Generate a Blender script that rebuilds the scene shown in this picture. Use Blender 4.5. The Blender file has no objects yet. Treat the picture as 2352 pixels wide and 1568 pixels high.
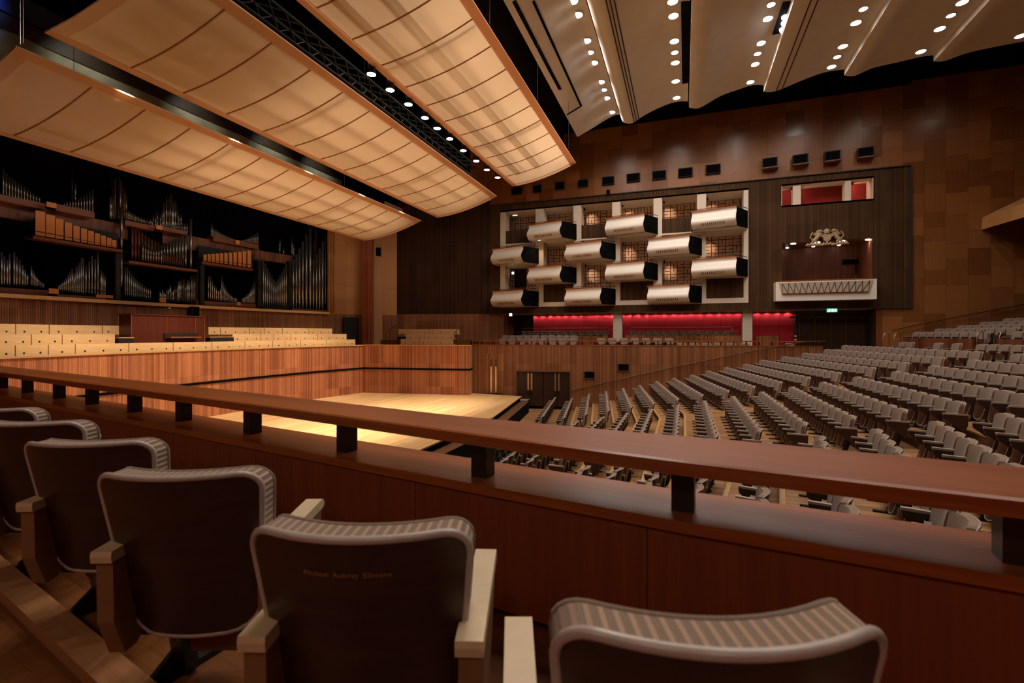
import bpy, math, random
from mathutils import Vector, Matrix
random.seed(7)
SC = bpy.context.scene
COL = SC.collection
PI = math.pi

# ------------------------------------------------------------------ camera model (2352 x 1568 frame)
F, CX, HY, ZC = 1100.0, 1176.0, 766.0, 4.49
TH = math.atan((1570 - 1176) / F)
FW = Vector((-math.sin(TH), math.cos(TH), 0))
RT = Vector((math.cos(TH), math.sin(TH), 0))
UP = Vector((0, 0, 1))
EYE = Vector((0, 0, ZC))
YM = 15.88            # the hall's long centre line

def ray(x, y): return FW + RT * ((x - CX) / F) + UP * ((HY - y) / F)
def at_z(x, y, z): d = ray(x, y); return EYE + d * ((z - ZC) / d.z)
def at_y(x, y, Y): d = ray(x, y); return EYE + d * (Y / d.y)
def at_x(x, y, X): d = ray(x, y); return EYE + d * (X / d.x)
def at_pl(x, y, p, n):
    d = ray(x, y); p = Vector(p); n = Vector(n); return EYE + d * ((p - EYE).dot(n) / d.dot(n))
def to_px(P):
    P = Vector(P) - EYE; w = P.dot(FW)
    if w < 0.05: return None
    return CX + F * P.dot(RT) / w, HY - F * P.z / w, w

# ------------------------------------------------------------------ tags
def tag(o, label=None, cat=None, group=None, kind=None):
    if label: o['label'] = label
    if cat: o['category'] = cat
    if group: o['group'] = group
    if kind: o['kind'] = kind
    return o
def empty(name, loc, rz=0.0, label=None, cat=None, group=None):
    o = bpy.data.objects.new(name, None); COL.objects.link(o)
    o.empty_display_size = 0.1
    o.location = loc; o.rotation_euler = (0, 0, rz)
    return tag(o, label, cat, group)
def copy_tree(o, parent=None):
    c = o.copy(); COL.objects.link(c)
    if parent is not None: c.parent = parent
    for ch in o.children: copy_tree(ch, c)
    return c
ORD = ['first', 'second', 'third', 'fourth', 'fifth', 'sixth', 'seventh', 'eighth', 'ninth', 'tenth', 'eleventh', 'twelfth',
       'thirteenth', 'fourteenth', 'fifteenth', 'sixteenth', 'seventeenth', 'eighteenth', 'nineteenth', 'twentieth',
       'twenty-first', 'twenty-second', 'twenty-third', 'twenty-fourth', 'twenty-fifth', 'twenty-sixth', 'twenty-seventh',
       'twenty-eighth', 'twenty-ninth', 'thirtieth', 'thirty-first', 'thirty-second', 'thirty-third', 'thirty-fourth']

# ------------------------------------------------------------------ mesh builder
class MB:
    def __init__(s): s.v = []; s.f = []; s.m = []; s.uv = []; s.sm = []
    def face(s, pts, mi=0, uv=None, smooth=False):
        b = len(s.v); s.v.extend([tuple(p) for p in pts]); s.f.append(tuple(range(b, b + len(pts))))
        s.m.append(mi); s.uv.append(uv); s.sm.append(smooth); return s
    def faces(s, verts, fs, mi=0, uvs=None, smooth=False):
        b = len(s.v); s.v.extend([tuple(p) for p in verts])
        for k, f in enumerate(fs):
            s.f.append(tuple(b + i for i in f)); s.m.append(mi); s.uv.append(uvs[k] if uvs else None); s.sm.append(smooth)
        return s
    def box(s, c, d, mi=0, rz=0.0, M=None):
        cx, cy, cz = c; hx, hy, hz = d[0] / 2, d[1] / 2, d[2] / 2
        P = [(-hx, -hy, -hz), (hx, -hy, -hz), (hx, hy, -hz), (-hx, hy, -hz), (-hx, -hy, hz), (hx, -hy, hz), (hx, hy, hz), (-hx, hy, hz)]
        ca, sa = math.cos(rz), math.sin(rz)
        P = [(cx + x * ca - y * sa, cy + x * sa + y * ca, cz + z) for x, y, z in P]
        if M is not None: P = [tuple(M @ Vector(p)) for p in P]
        F_ = [(0, 3, 2, 1), (4, 5, 6, 7), (0, 1, 5, 4), (1, 2, 6, 5), (2, 3, 7, 6), (3, 0, 4, 7)]
        w, dd, h = d
        dims = [(w, dd), (w, dd), (w, h), (dd, h), (w, h), (dd, h)]
        uvs = []
        for k in range(6):
            a, b = dims[k]
            if k == 0: uvs.append([(0, 0), (0, b), (a, b), (a, 0)])
            else: uvs.append([(0, 0), (a, 0), (a, b), (0, b)])
        return s.faces(P, F_, mi, uvs)
    def bar(s, p, q, w, h, mi=0, up=(0, 0, 1)):
        """a rectangular bar from p to q"""
        p = Vector(p); q = Vector(q); t = (q - p).normalized(); u = Vector(up)
        a = t.cross(u)
        if a.length < 1e-4: a = t.cross(Vector((1, 0, 0)))
        a.normalize(); b = a.cross(t).normalized()
        a *= w / 2; b *= h / 2; L = (q - p).length
        P = [p - a - b, p + a - b, p + a + b, p - a + b, q - a - b, q + a - b, q + a + b, q - a + b]
        F_ = [(0, 1, 2, 3), (7, 6, 5, 4), (0, 4, 5, 1), (1, 5, 6, 2), (2, 6, 7, 3), (3, 7, 4, 0)]
        uvs = [[(0, 0), (w, 0), (w, h), (0, h)]] * 2 + [[(0, 0), (L, 0), (L, w), (0, w)]] * 4
        return s.faces(P, F_, mi, uvs)
    def tube(s, pts, r, n=8, mi=0, closed=False, caps=True, radii=None):
        pts = [Vector(p) for p in pts]; N = len(pts); V = []; prev = None
        for i in range(N):
            if closed: t = pts[(i + 1) % N] - pts[i - 1]
            else: t = pts[min(i + 1, N - 1)] - pts[max(i - 1, 0)]
            t.normalize()
            if prev is None:
                a = t.cross(UP)
                if a.length < 1e-3: a = t.cross(Vector((1, 0, 0)))
            else:
                a = prev - t * prev.dot(t)
            a.normalize(); b = t.cross(a); prev = a
            rr = radii[i] if radii else r
            for k in range(n):
                an = 2 * PI * k / n
                V.append(pts[i] + (a * math.cos(an) + b * math.sin(an)) * rr)
        fs = []
        for i in range(N if closed else N - 1):
            j = (i + 1) % N
            for k in range(n): fs.append((i * n + k, i * n + (k + 1) % n, j * n + (k + 1) % n, j * n + k))
        s.faces(V, fs, mi, None, True)
        if caps and not closed:
            s.face(V[:n][::-1], mi); s.face(V[-n:], mi)
        return s
    def lathe(s, prof, n=16, mi=0, c=(0, 0, 0), M=None, smooth=True):
        V = []
        for r, z in prof:
            for k in range(n):
                a = 2 * PI * k / n; V.append(Vector((c[0] + r * math.cos(a), c[1] + r * math.sin(a), c[2] + z)))
        if M is not None: V = [M @ p for p in V]
        fs = []
        for i in range(len(prof) - 1):
            for k in range(n): fs.append((i * n + k, i * n + (k + 1) % n, (i + 1) * n + (k + 1) % n, (i + 1) * n + k))
        s.faces(V, fs, mi, None, smooth)
        if prof[0][0] > 1e-5: s.face(V[:n][::-1], mi)
        if prof[-1][0] > 1e-5: s.face(V[-n:], mi)
        return s
    def grid(s, P, mi=0, UV=None, smooth=True):
        n, m = len(P), len(P[0]); V = [p for row in P for p in row]; fs = []; uvs = []
        for i in range(n - 1):
            for j in range(m - 1):
                fs.append((i * m + j, (i + 1) * m + j, (i + 1) * m + j + 1, i * m + j + 1))
                if UV: uvs.append([UV[i][j], UV[i + 1][j], UV[i + 1][j + 1], UV[i][j + 1]])
        return s.faces(V, fs, mi, uvs if UV else None, smooth)
    def prism(s, poly, axis, a, b, mi=0):
        """poly: 2D points; extruded along axis (0,1,2) from a to b"""
        def mk(p, t):
            if axis == 0: return (t, p[0], p[1])
            if axis == 1: return (p[0], t, p[1])
            return (p[0], p[1], t)
        n = len(poly); A = [mk(p, a) for p in poly]; B = [mk(p, b) for p in poly]
        s.face(A[::-1], mi, [p for p in poly][::-1]); s.face(B, mi, [p for p in poly])
        L = 0
        for i in range(n):
            j = (i + 1) % n; d = math.dist(poly[i], poly[j])
            s.face([A[i], A[j], B[j], B[i]], mi, [(L, 0), (L + d, 0), (L + d, abs(b - a)), (L, abs(b - a))]); L += d
        return s
    def build(s, name, mats, parent=None, loc=None, rz=None, doub=False):
        me = bpy.data.meshes.new(name)
        me.from_pydata(s.v, [], s.f)
        if not isinstance(mats, (list, tuple)): mats = [mats]
        for m in mats: me.materials.append(m)
        me.polygons.foreach_set('material_index', s.m)
        me.polygons.foreach_set('use_smooth', s.sm)
        ul = me.uv_layers.new(name='UVMap'); dat = []
        for k, f in enumerate(s.f):
            u = s.uv[k]
            if u is None:
                for i in f:
                    x, y, z = s.v[i]; dat.extend((x + y, z))
            else:
                for q in u: dat.extend((q[0], q[1]))
        ul.data.foreach_set('uv', dat)
        me.update()
        o = bpy.data.objects.new(name, me); COL.objects.link(o)
        if parent is not None: o.parent = parent
        if loc is not None: o.location = loc
        if rz is not None: o.rotation_euler = (0, 0, rz)
        return o

def wall_strip(mb, line, z0, z1, mi=0, u0=0.0):
    """vertical faces along a plan polyline; uv in metres"""
    u = u0
    for (a, b) in zip(line[:-1], line[1:]):
        d = math.dist(a, b)
        mb.face([(a[0], a[1], z0), (b[0], b[1], z0), (b[0], b[1], z1), (a[0], a[1], z1)], mi, [(u, z0), (u + d, z0), (u + d, z1), (u, z1)])
        u += d
    return mb
def rect_holes(mb, x0, x1, z0, z1, holes, Y, mi=0):
    xs = sorted({x0, x1} | {h[0] for h in holes} | {h[1] for h in holes}); zs = sorted({z0, z1} | {h[2] for h in holes} | {h[3] for h in holes})
    xs = [x for x in xs if x0 <= x <= x1]; zs = [z for z in zs if z0 <= z <= z1]
    for a, b in zip(xs[:-1], xs[1:]):
        for c, d in zip(zs[:-1], zs[1:]):
            mx, mz = (a + b) / 2, (c + d) / 2
            if any(h[0] < mx < h[1] and h[2] < mz < h[3] for h in holes): continue
            mb.face([(a, Y, c), (b, Y, c), (b, Y, d), (a, Y, d)], mi, [(a, c), (b, c), (b, d), (a, d)])
    return mb

# ------------------------------------------------------------------ materials
def lin(c):
    c = c / 255.0
    return c / 12.92 if c <= 0.04045 else ((c + 0.055) / 1.055) ** 2.4
def S(r, g, b): return (lin(r), lin(g), lin(b), 1.0)
class NG:
    def __init__(s, name):
        s.mat = bpy.data.materials.new(name); s.mat.use_nodes = True
        s.t = s.mat.node_tree; s.n = s.t.nodes; s.l = s.t.links
        s.n.clear()
        s.out = s.n.new('ShaderNodeOutputMaterial')
        s.b = s.n.new('ShaderNodeBsdfPrincipled'); s.l.new(s.b.outputs[0], s.out.inputs[0])
    def put(s, sock, v):
        if hasattr(v, 'node'): s.l.new(v, sock)
        else:
            try: sock.default_value = v
            except Exception: sock.default_value = (v[0], v[1], v[2])
    def uv(s): return s.n.new('ShaderNodeTexCoord').outputs['UV']
    def ob(s): return s.n.new('ShaderNodeTexCoord').outputs['Object']
    def mapp(s, vec, sc=(1, 1, 1), loc=(0, 0, 0), rot=(0, 0, 0)):
        m = s.n.new('ShaderNodeMapping'); s.l.new(vec, m.inputs[0])
        m.inputs['Location'].default_value = loc; m.inputs['Rotation'].default_value = rot; m.inputs['Scale'].default_value = sc
        return m.outputs[0]
    def sep(s, vec):
        m = s.n.new('ShaderNodeSeparateXYZ'); s.l.new(vec, m.inputs[0]); return m.outputs
    def comb(s, x, y, z=0.0):
        m = s.n.new('ShaderNodeCombineXYZ')
        for k, v in enumerate((x, y, z)): s.put(m.inputs[k], v)
        return m.outputs[0]
    def math(s, op, a, b=None, c=None):
        m = s.n.new('ShaderNodeMath'); m.operation = op
        s.put(m.inputs[0], a)
        if b is not None: s.put(m.inputs[1], b)
        if c is not None: s.put(m.inputs[2], c)
        return m.outputs[0]
    def noise(s, vec, scale=5.0, detail=3.0, rough=0.5):
        m = s.n.new('ShaderNodeTexNoise'); s.l.new(vec, m.inputs['Vector'])
        m.inputs['Scale'].default_value = scale; m.inputs['Detail'].default_value = detail; m.inputs['Roughness'].default_value = rough
        return m.outputs[0]
    def white(s, v, dim='1D'):
        m = s.n.new('ShaderNodeTexWhiteNoise'); m.noise_dimensions = dim
        if dim == '1D': s.put(m.inputs['W'], v)
        else: s.put(m.inputs['Vector'], v)
        return m.outputs['Value']
    def mix(s, f, a, b):
        m = s.n.new('ShaderNodeMix'); m.data_type = 'RGBA'
        s.put(m.inputs[0], f); s.put(m.inputs[6], a); s.put(m.inputs[7], b)
        return m.outputs[2]
    def mul(s, col, f):
        """colour scaled by a number socket"""
        m = s.n.new('ShaderNodeVectorMath'); m.operation = 'SCALE'
        s.put(m.inputs[0], col if hasattr(col, 'node') else col[:3]); s.put(m.inputs['Scale'], f); return m.outputs[0]
    def ramp(s, f, lo, hi, a=0.0, b=1.0):
        m = s.n.new('ShaderNodeMapRange'); s.put(m.inputs[0], f)
        for k, v in zip((1, 2, 3, 4), (lo, hi, a, b)): m.inputs[k].default_value = v
        return m.outputs[0]
    def bump(s, h, strength=0.3, dist=0.02):
        m = s.n.new('ShaderNodeBump'); m.inputs['Strength'].default_value = strength; m.inputs['Distance'].default_value = dist
        s.l.new(h, m.inputs['Height']); s.l.new(m.outputs[0], s.b.inputs['Normal']); return m.outputs[0]
    def base(s, v): s.put(s.b.inputs['Base Color'], v); return s
    def rough(s, v): s.put(s.b.inputs['Roughness'], v); return s
    def metal(s, v): s.b.inputs['Metallic'].default_value = v; return s
    def spec(s, v): s.b.inputs['Specular IOR Level'].default_value = v; return s

def plain(name, col, rough=0.6, metal=0.0, var=0.06, scale=8.0, spec=0.5):
    g = NG(name); n = g.noise(g.ob(), scale, 3)
    g.base(g.mul(col, g.ramp(n, 0.3, 0.7, 1 - var, 1 + var))).rough(rough).metal(metal).spec(spec); return g.mat
def grainy(name, c1, c2, rough=0.35, sc=(2.0, 60.0, 1.0), use='uv', spec=0.5):
    """wood grain running along u"""
    g = NG(name); v = g.uv() if use == 'uv' else g.ob()
    a = g.noise(g.mapp(v, sc), 1.0, 5, 0.6); b = g.noise(g.mapp(v, (sc[0] * .25, sc[1] * .12, 1)), 1.0, 2)
    f = g.math('ADD', g.math('MULTIPLY', a, 0.65), g.math('MULTIPLY', b, 0.5))
    g.base(g.mix(g.ramp(f, 0.38, 0.75), c1, c2)).rough(rough).spec(spec); return g.mat
def ribbed(name, c1, c2, period=0.075, rough=0.45, gap=0.16, dark=0.35, board=1.0, spec=0.5):
    """vertical wooden ribs of uneven tone with grooves darkened by painted shade, u across"""
    g = NG(name); u, v, _ = g.sep(g.uv())
    q = g.math('DIVIDE', u, period); i = g.math('FLOOR', q); fr = g.math('FRACT', q)
    tone = g.white(i)
    bl = g.white(g.math('ADD', g.math('FLOOR', g.math('DIVIDE', u, board)), g.math('MULTIPLY', g.math('FLOOR', g.math('DIVIDE', v, 1.35)), 17.3)))
    gr = g.noise(g.mapp(g.uv(), (40, 2.2, 1)), 1.0, 4)
    f = g.math('ADD', g.math('MULTIPLY', tone, 0.5), g.math('ADD', g.math('MULTIPLY', bl, 0.3), g.math('MULTIPLY', gr, 0.35)))
    col = g.mix(g.ramp(f, 0.2, 0.95), c1, c2)
    edge = g.math('LESS_THAN', g.math('MINIMUM', fr, g.math('SUBTRACT', 1.0, fr)), gap / 2)  # groove shade between ribs, put into the colour
    joint = g.math('LESS_THAN', g.math('FRACT', g.math('DIVIDE', v, 1.35)), 0.006)
    e2 = g.math('MAXIMUM', edge, joint)
    g.base(g.mul(col, g.ramp(e2, 0, 1, 1, dark))).rough(rough).spec(spec)
    h = g.math('POWER', g.math('SINE', g.math('MULTIPLY', fr, PI)), 0.5)
    g.bump(h, 0.6, 0.02); return g.mat
def planks(name, c1, c2, w=0.09, L=1.8, rough=0.35, dark=0.72, rot=0.0):
    """floor boards along u"""
    g = NG(name); vec = g.mapp(g.uv(), (1, 1, 1), (0, 0, 0), (0, 0, rot))
    u, v, _ = g.sep(vec)
    j = g.math('FLOOR', g.math('DIVIDE', v, w)); off = g.math('MULTIPLY', g.white(j), L)
    i = g.math('FLOOR', g.math('DIVIDE', g.math('ADD', u, off), L))
    tone = g.white(g.math('ADD', j, g.math('MULTIPLY', i, 31.7)))
    gr = g.noise(g.mapp(vec, (3, 45, 1)), 1.0, 4)
    f = g.math('ADD', g.math('MULTIPLY', tone, 0.6), g.math('MULTIPLY', gr, 0.5))
    gap = g.math('LESS_THAN', g.math('FRACT', g.math('DIVIDE', v, w)), 0.05)
    g.base(g.mul(g.mix(g.ramp(f, 0.2, 0.9), c1, c2), g.ramp(gap, 0, 1, 1, dark))).rough(rough); return g.mat
def panelled(name, c1, c2, w=0.93, h=2.3, rough=0.32, seam=0.4):
    """staggered veneer panels, u across v up"""
    g = NG(name); u, v, _ = g.sep(g.uv())
    i = g.math('FLOOR', g.math('DIVIDE', u, w)); fu = g.math('FRACT', g.math('DIVIDE', u, w))
    vv = g.math('ADD', g.math('DIVIDE', v, h), g.math('MULTIPLY', g.white(i), 7.0))
    j = g.math('FLOOR', vv); fv = g.math('FRACT', vv)
    t = g.white(g.math('ADD', i, g.math('MULTIPLY', j, 13.37)))
    cut = g.math('ADD', 0.25, g.math('MULTIPLY', t, 0.5))        # a second joint somewhere inside each tall panel
    half = g.math('GREATER_THAN', fv, cut)
    t2 = g.white(g.math('ADD', g.math('MULTIPLY', i, 3.1), g.math('ADD', g.math('MULTIPLY', j, 7.7), g.math('MULTIPLY', half, 41.3))))
    gr = g.noise(g.mapp(g.uv(), (28, 0.9, 1)), 1.0, 5, 0.6)
    f = g.math('ADD', g.math('MULTIPLY', t2, 0.55), g.math('MULTIPLY', gr, 0.6))
    s1 = g.math('LESS_THAN', fu, 0.014); s2 = g.math('LESS_THAN', fv, 0.007)
    s3 = g.math('LESS_THAN', g.math('ABSOLUTE', g.math('SUBTRACT', fv, cut)), 0.0035)
    sm = g.math('MAXIMUM', s1, g.math('MAXIMUM', s2, s3))
    g.base(g.mul(g.mix(g.ramp(f, 0.2, 0.95), c1, c2), g.ramp(sm, 0, 1, 1, seam))).rough(g.ramp(t2, 0, 1, rough, rough + .12)); return g.mat
def emit(name, col, strength):
    g = NG(name); g.base((0.8, 0.8, 0.8, 1)); g.put(g.b.inputs['Emission Color'], col); g.b.inputs['Emission Strength'].default_value = strength; return g.mat

M = {}
M['stage_rib'] = ribbed('stage_rib', S(130, 72, 46), S(196, 126, 84), 0.06, 0.4, 0.10, 0.7, 0.9)
M['wall_rib'] = ribbed('wall_rib', S(106, 60, 29), S(166, 104, 61), 0.075, 0.5, 0.2, 0.45, 0.9)
M['dark_rib'] = ribbed('dark_rib', S(44, 26, 13), S(70, 45, 26), 0.14, 0.6, 0.1, 0.5, 0.6, 0.12)
M['dark_panel'] = ribbed('dark_panel', S(58, 37, 20), S(86, 60, 36), 0.11, 0.65, 0.08, 0.75, 0.8, 0.12)
M['wood_panel'] = panelled('wood_panel', S(106, 62, 28), S(152, 96, 50), rough=.26)
M['light_panel'] = panelled('light_panel', S(168, 116, 66), S(190, 138, 86), 1.3, 4.0, 0.45, 0.75)
M['pillar_wood'] = grainy('pillar_wood', S(112, 50, 26), S(166, 90, 54), 0.4, (60, 2, 1))
M['stage_floor'] = planks('stage_floor', S(204, 158, 102), S(232, 192, 138), 0.10, 2.4, 0.42, 0.82)
M['tread'] = grainy('tread', S(138, 94, 58), S(164, 116, 76), 0.45)
M['hall_floor'] = planks('hall_floor', S(132, 92, 54), S(184, 136, 88), 0.085, 1.5, 0.4, 0.7)
M['dark_floor'] = planks('dark_floor', S(96, 56, 26), S(128, 78, 40), 0.085, 1.5, 0.4, 0.75)
M['nosing'] = grainy('nosing', S(176, 128, 80), S(208, 164, 112), 0.4)
M['riser'] = grainy('riser', S(92, 58, 32), S(120, 78, 46), 0.5)
M['rail_wood'] = grainy('rail_wood', S(122, 56, 19), S(168, 89, 35), 0.32, (1.6, 42, 1))
M['parapet_wood'] = grainy('parapet_wood', S(112, 48, 20), S(134, 62, 28), 0.5, (42, 1.5, 1))
M['post'] = plain('post', S(34, 22, 16), 0.35)
M['black'] = plain('black', S(12, 11, 10), 0.7)
M['deep_black'] = plain('deep_black', S(6, 6, 6), 0.95, spec=0.1)  # black for dark parts, and for unlit gaps painted as shade
M['black_metal'] = plain('black_metal', S(20, 19, 19), 0.45, 0.3)
M['carpet'] = plain('carpet', S(86, 96, 88), 0.95, 0, 0.12, 40, 0.2)
M['bench'] = grainy('bench', S(212, 164, 108), S(236, 194, 140), 0.42, (2.5, 30, 1))
M['console'] = grainy('console', S(72, 28, 15), S(98, 43, 23), 0.35, (40, 2, 1))
M['white'] = plain('white', S(236, 226, 213), 0.35, 0, 0.03)
M['plaster'] = plain('plaster', S(222, 204, 182), 0.75, 0, 0.04)
M['column'] = plain('column', S(196, 182, 162), 0.7, 0, 0.05)
M['ceil'] = plain('ceil', S(226, 216, 202), 0.8, 0, 0.03, 2.0)
M['groove'] = plain('groove', S(70, 48, 30), 0.8)
M['beam'] = plain('beam', S(48, 32, 18), 0.6)
M['concrete'] = plain('concrete', S(150, 148, 128), 0.9, 0, 0.25, 1.2)
M['chrome'] = plain('chrome', S(190, 186, 180), 0.25, 1.0)
M['brass'] = plain('brass', S(216, 190, 156), 0.28, 1.0)
M['bronze'] = plain('bronze', S(96, 66, 44), 0.4, 0.7)
M['tin'] = plain('tin', S(150, 146, 140), 0.32, 0.85, 0.08)
M['copper'] = plain('copper', S(112, 66, 50), 0.42, 0.5, 0.08)
M['box_wood'] = grainy('box_wood', S(190, 118, 62), S(214, 142, 84), 0.5, (2, 30, 1))
M['organ_wood'] = ribbed('organ_wood', S(84, 42, 22), S(120, 66, 38), 0.3, 0.5, 0.03, 0.7, 0.8)
M['chest_wood'] = grainy('chest_wood', S(104, 56, 29), S(130, 74, 41), 0.5, (1.5, 30, 1))
M['silver_trim'] = plain('silver_trim', S(172, 160, 154), 0.28, 0.0, 0.05, 30, 0.6)
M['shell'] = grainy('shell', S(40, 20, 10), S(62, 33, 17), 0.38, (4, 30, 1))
M['shell_lit'] = grainy('shell_lit', S(58, 30, 18), S(86, 50, 32), 0.38, (4, 30, 1))  # lighter copy of the shell veneer, light put into the colour
M['leather'] = plain('leather', S(206, 184, 150), 0.45, 0, 0.06, 20)
M['tan_leather'] = plain('tan_leather', S(128, 92, 60), 0.5, 0, 0.06, 20)
M['grey_pad'] = plain('grey_pad', S(166, 148, 135), 0.5, 0, 0.04, 20)
M['arm_wood'] = plain('arm_wood', S(62, 38, 26), 0.45, 0, 0.08, 20)
M['gold_text'] = plain('gold_text', S(170, 120, 70), 0.4, 0.3)
M['navy'] = plain('navy', S(22, 30, 64), 0.7)  # dark wall with some of its blue light put into the colour

def fabric(name, c, stripe=None, period=0.022):
    g = NG(name); u, v, _ = g.sep(g.uv()); w = g.noise(g.mapp(g.ob(), (180, 180, 180)), 1.0, 2)
    col = g.mul(c, g.ramp(w, 0.3, 0.7, 0.88, 1.1))
    if stripe:
        fr = g.math('FRACT', g.math('DIVIDE', u, period)); k = g.math('LESS_THAN', fr, 0.36)
        col = g.mix(k, col, stripe); g.bump(g.math('SINE', g.math('MULTIPLY', fr, PI)), 0.35, 0.01)
    g.base(col).rough(0.85).spec(0.25); g.b.inputs['Sheen Weight'].default_value = 0.15; return g.mat
M['grey_cloth'] = fabric('grey_cloth', S(124, 106, 93))
M['rib_cloth'] = fabric('rib_cloth', S(128, 108, 92), S(176, 146, 126))

def red_panel():
    g = NG('red_panel'); u, v, _ = g.sep(g.uv())
    fu = g.math('FRACT', g.math('DIVIDE', u, 1.12)); fv = g.math('FRACT', g.math('DIVIDE', g.math('SUBTRACT', v, 0.55), 0.88))
    sm = g.math('MAXIMUM', g.math('LESS_THAN', fu, 0.02), g.math('LESS_THAN', fv, 0.028))
    n = g.noise(g.mapp(g.ob(), (60, 60, 60)), 1.0, 2)
    g.base(g.mul(S(208, 38, 64), g.math('MULTIPLY', g.ramp(sm, 0, 1, 1, 0.45), g.ramp(n, .3, .7, .92, 1.06)))).rough(0.75); return g.mat
M['red'] = red_panel()
M['red_plain'] = plain('red_plain', S(136, 26, 20), 0.8)

def meander():
    """cream wall covering with a brown lattice and hooked key pattern"""
    g = NG('meander'); c = 0.42; u, v, _ = g.sep(g.uv())
    a = g.math('DIVIDE', u, c); b = g.math('DIVIDE', v, c)
    iu, fu = g.math('FLOOR', a), g.math('FRACT', a); iv, fv = g.math('FLOOR', b), g.math('FRACT', b)
    h = g.white(g.comb(iu, iv, 0.0), '3D'); h2 = g.white(g.comb(iu, iv, 5.0), '3D')
    w = 0.12
    lat = g.math('MAXIMUM', g.math('LESS_THAN', fu, w), g.math('LESS_THAN', fv, w))
    midu = g.math('LESS_THAN', g.math('ABSOLUTE', g.math('SUBTRACT', fu, 0.55)), w / 2)
    midv = g.math('LESS_THAN', g.math('ABSOLUTE', g.math('SUBTRACT', fv, 0.55)), w / 2)
    su = g.math('MULTIPLY', midu, g.math('LESS_THAN', g.math('ABSOLUTE', g.math('SUBTRACT', fv, g.ramp(h2, 0, 1, 0.2, 0.9))), 0.4))
    sv = g.math('MULTIPLY', midv, g.math('LESS_THAN', g.math('ABSOLUTE', g.math('SUBTRACT', fu, g.ramp(h2, 0, 1, 0.9, 0.2))), 0.4))
    pick = g.math('GREATER_THAN', h, 0.5)
    hook = g.math('ADD', g.math('MULTIPLY', pick, su), g.math('MULTIPLY', g.math('SUBTRACT', 1.0, pick), sv))
    k = g.math('MINIMUM', 1.0, g.math('MAXIMUM', lat, hook))
    g.base(g.mix(k, S(232, 196, 164), S(112, 38, 24))).rough(0.7); return g.mat
M['meander'] = meander()

def quilt():
    g = NG('quilt'); n = g.noise(g.mapp(g.ob(), (90, 90, 90)), 1.0, 2)
    g.base(g.mul(S(170, 152, 134), g.ramp(n, .3, .7, .9, 1.08))).rough(0.8); return g.mat
M['quilt'] = quilt()

def membrane(name='membrane', c1=S(238, 206, 170), c2=S(240, 204, 162)):
    g = NG(name); n = g.noise(g.mapp(g.ob(), (0.5, 0.5, 0.5)), 1.0, 2)
    col = g.mul(c1, g.ramp(n, .3, .7, .96, 1.03))
    d = g.n.new('ShaderNodeBsdfDiffuse'); t = g.n.new('ShaderNodeBsdfTranslucent'); m = g.n.new('ShaderNodeMixShader')
    g.put(d.inputs[0], col); g.put(t.inputs[0], c2); m.inputs[0].default_value = 0.45
    g.l.new(d.outputs[0], m.inputs[1]); g.l.new(t.outputs[0], m.inputs[2]); g.l.new(m.outputs[0], g.out.inputs[0])
    return g.mat
M['membrane'] = membrane()
M['sail_frame'] = membrane('sail_frame', S(228, 186, 152), S(228, 180, 142))
M['seam'] = membrane('seam', S(206, 160, 116), S(170, 118, 74))
M['lamp'] = emit('lamp', (1.0, 0.86, 0.68, 1), 14.0)
M['lamp_cool'] = emit('lamp_cool', (0.86, 0.9, 1.0, 1), 14.0)
M['lamp_hot'] = emit('lamp_hot', (1.0, 0.93, 0.8, 1), 40.0)
M['exit_green'] = emit('exit_green', (0.02, 0.55, 0.28, 1), 1.2)
M['exit_white'] = emit('exit_white', (0.8, 1.0, 0.9, 1), 2.0)
M['sign_white'] = emit('sign_white', (1.0, 1.0, 0.9, 1), 1.5)
M['led_blue'] = emit('led_blue', (0.25, 0.4, 1.0, 1), 1.2)
M['stone'] = plain('stone', S(176, 148, 112), 0.7, 0, 0.1, 6)

LAMPS = []
def light(name, kind, loc, energy, col=(1, .8, .6), parent=None, aim=None, size=0.1, spot=None, blend=0.5, sx=None, sy=None):
    d = bpy.data.lights.new(name, kind); d.energy = energy; d.color = col
    if kind == 'SPOT':
        d.spot_size = spot or 1.2; d.spot_blend = blend; d.shadow_soft_size = size
    elif kind == 'POINT': d.shadow_soft_size = size
    elif kind == 'AREA':
        d.shape = 'RECTANGLE' if sx else 'DISK'
        if sx: d.size = sx; d.size_y = sy
        else: d.size = size
    o = bpy.data.objects.new(name, d); COL.objects.link(o); o.location = loc
    if aim is not None:
        dv = Vector(aim) - Vector(loc); o.rotation_euler = dv.to_track_quat('-Z', 'Y').to_euler()
    if parent is not None:
        o.parent = parent; o.matrix_parent_inverse = Matrix.Translation(-Vector(parent.location))
    LAMPS.append(o); return o

# ------------------------------------------------------------------ camera
cam = bpy.data.cameras.new('camera'); cam_o = bpy.data.objects.new('camera', cam); COL.objects.link(cam_o)
cam.sensor_width = 36.0; cam.lens = F / 2352 * 36.0; cam.shift_y = -(784 - HY) / 2352
cam_o.location = EYE; cam_o.rotation_euler = (PI / 2, 0, TH)
cam.clip_start = 0.05; cam.clip_end = 200
cam.dof.use_dof = True; cam.dof.focus_distance = 18.0; cam.dof.aperture_fstop = 3.4
SC.camera = cam_o
SC.view_settings.view_transform = 'Standard'; SC.view_settings.look = 'None'
SC.view_settings.exposure = 0.0; SC.view_settings.gamma = 1.0
try: SC.view_settings.use_curve_mapping = False
except Exception: pass
w = bpy.data.worlds.new('world'); SC.world = w; w.use_nodes = True
w.node_tree.nodes['Background'].inputs[0].default_value = (0.0, 0.0, 0.0, 1)
SC.cycles.use_denoising = True
SC.cycles.max_bounces = 6; SC.cycles.diffuse_bounces = 4; SC.cycles.glossy_bounces = 3; SC.cycles.transmission_bounces = 3
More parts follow.
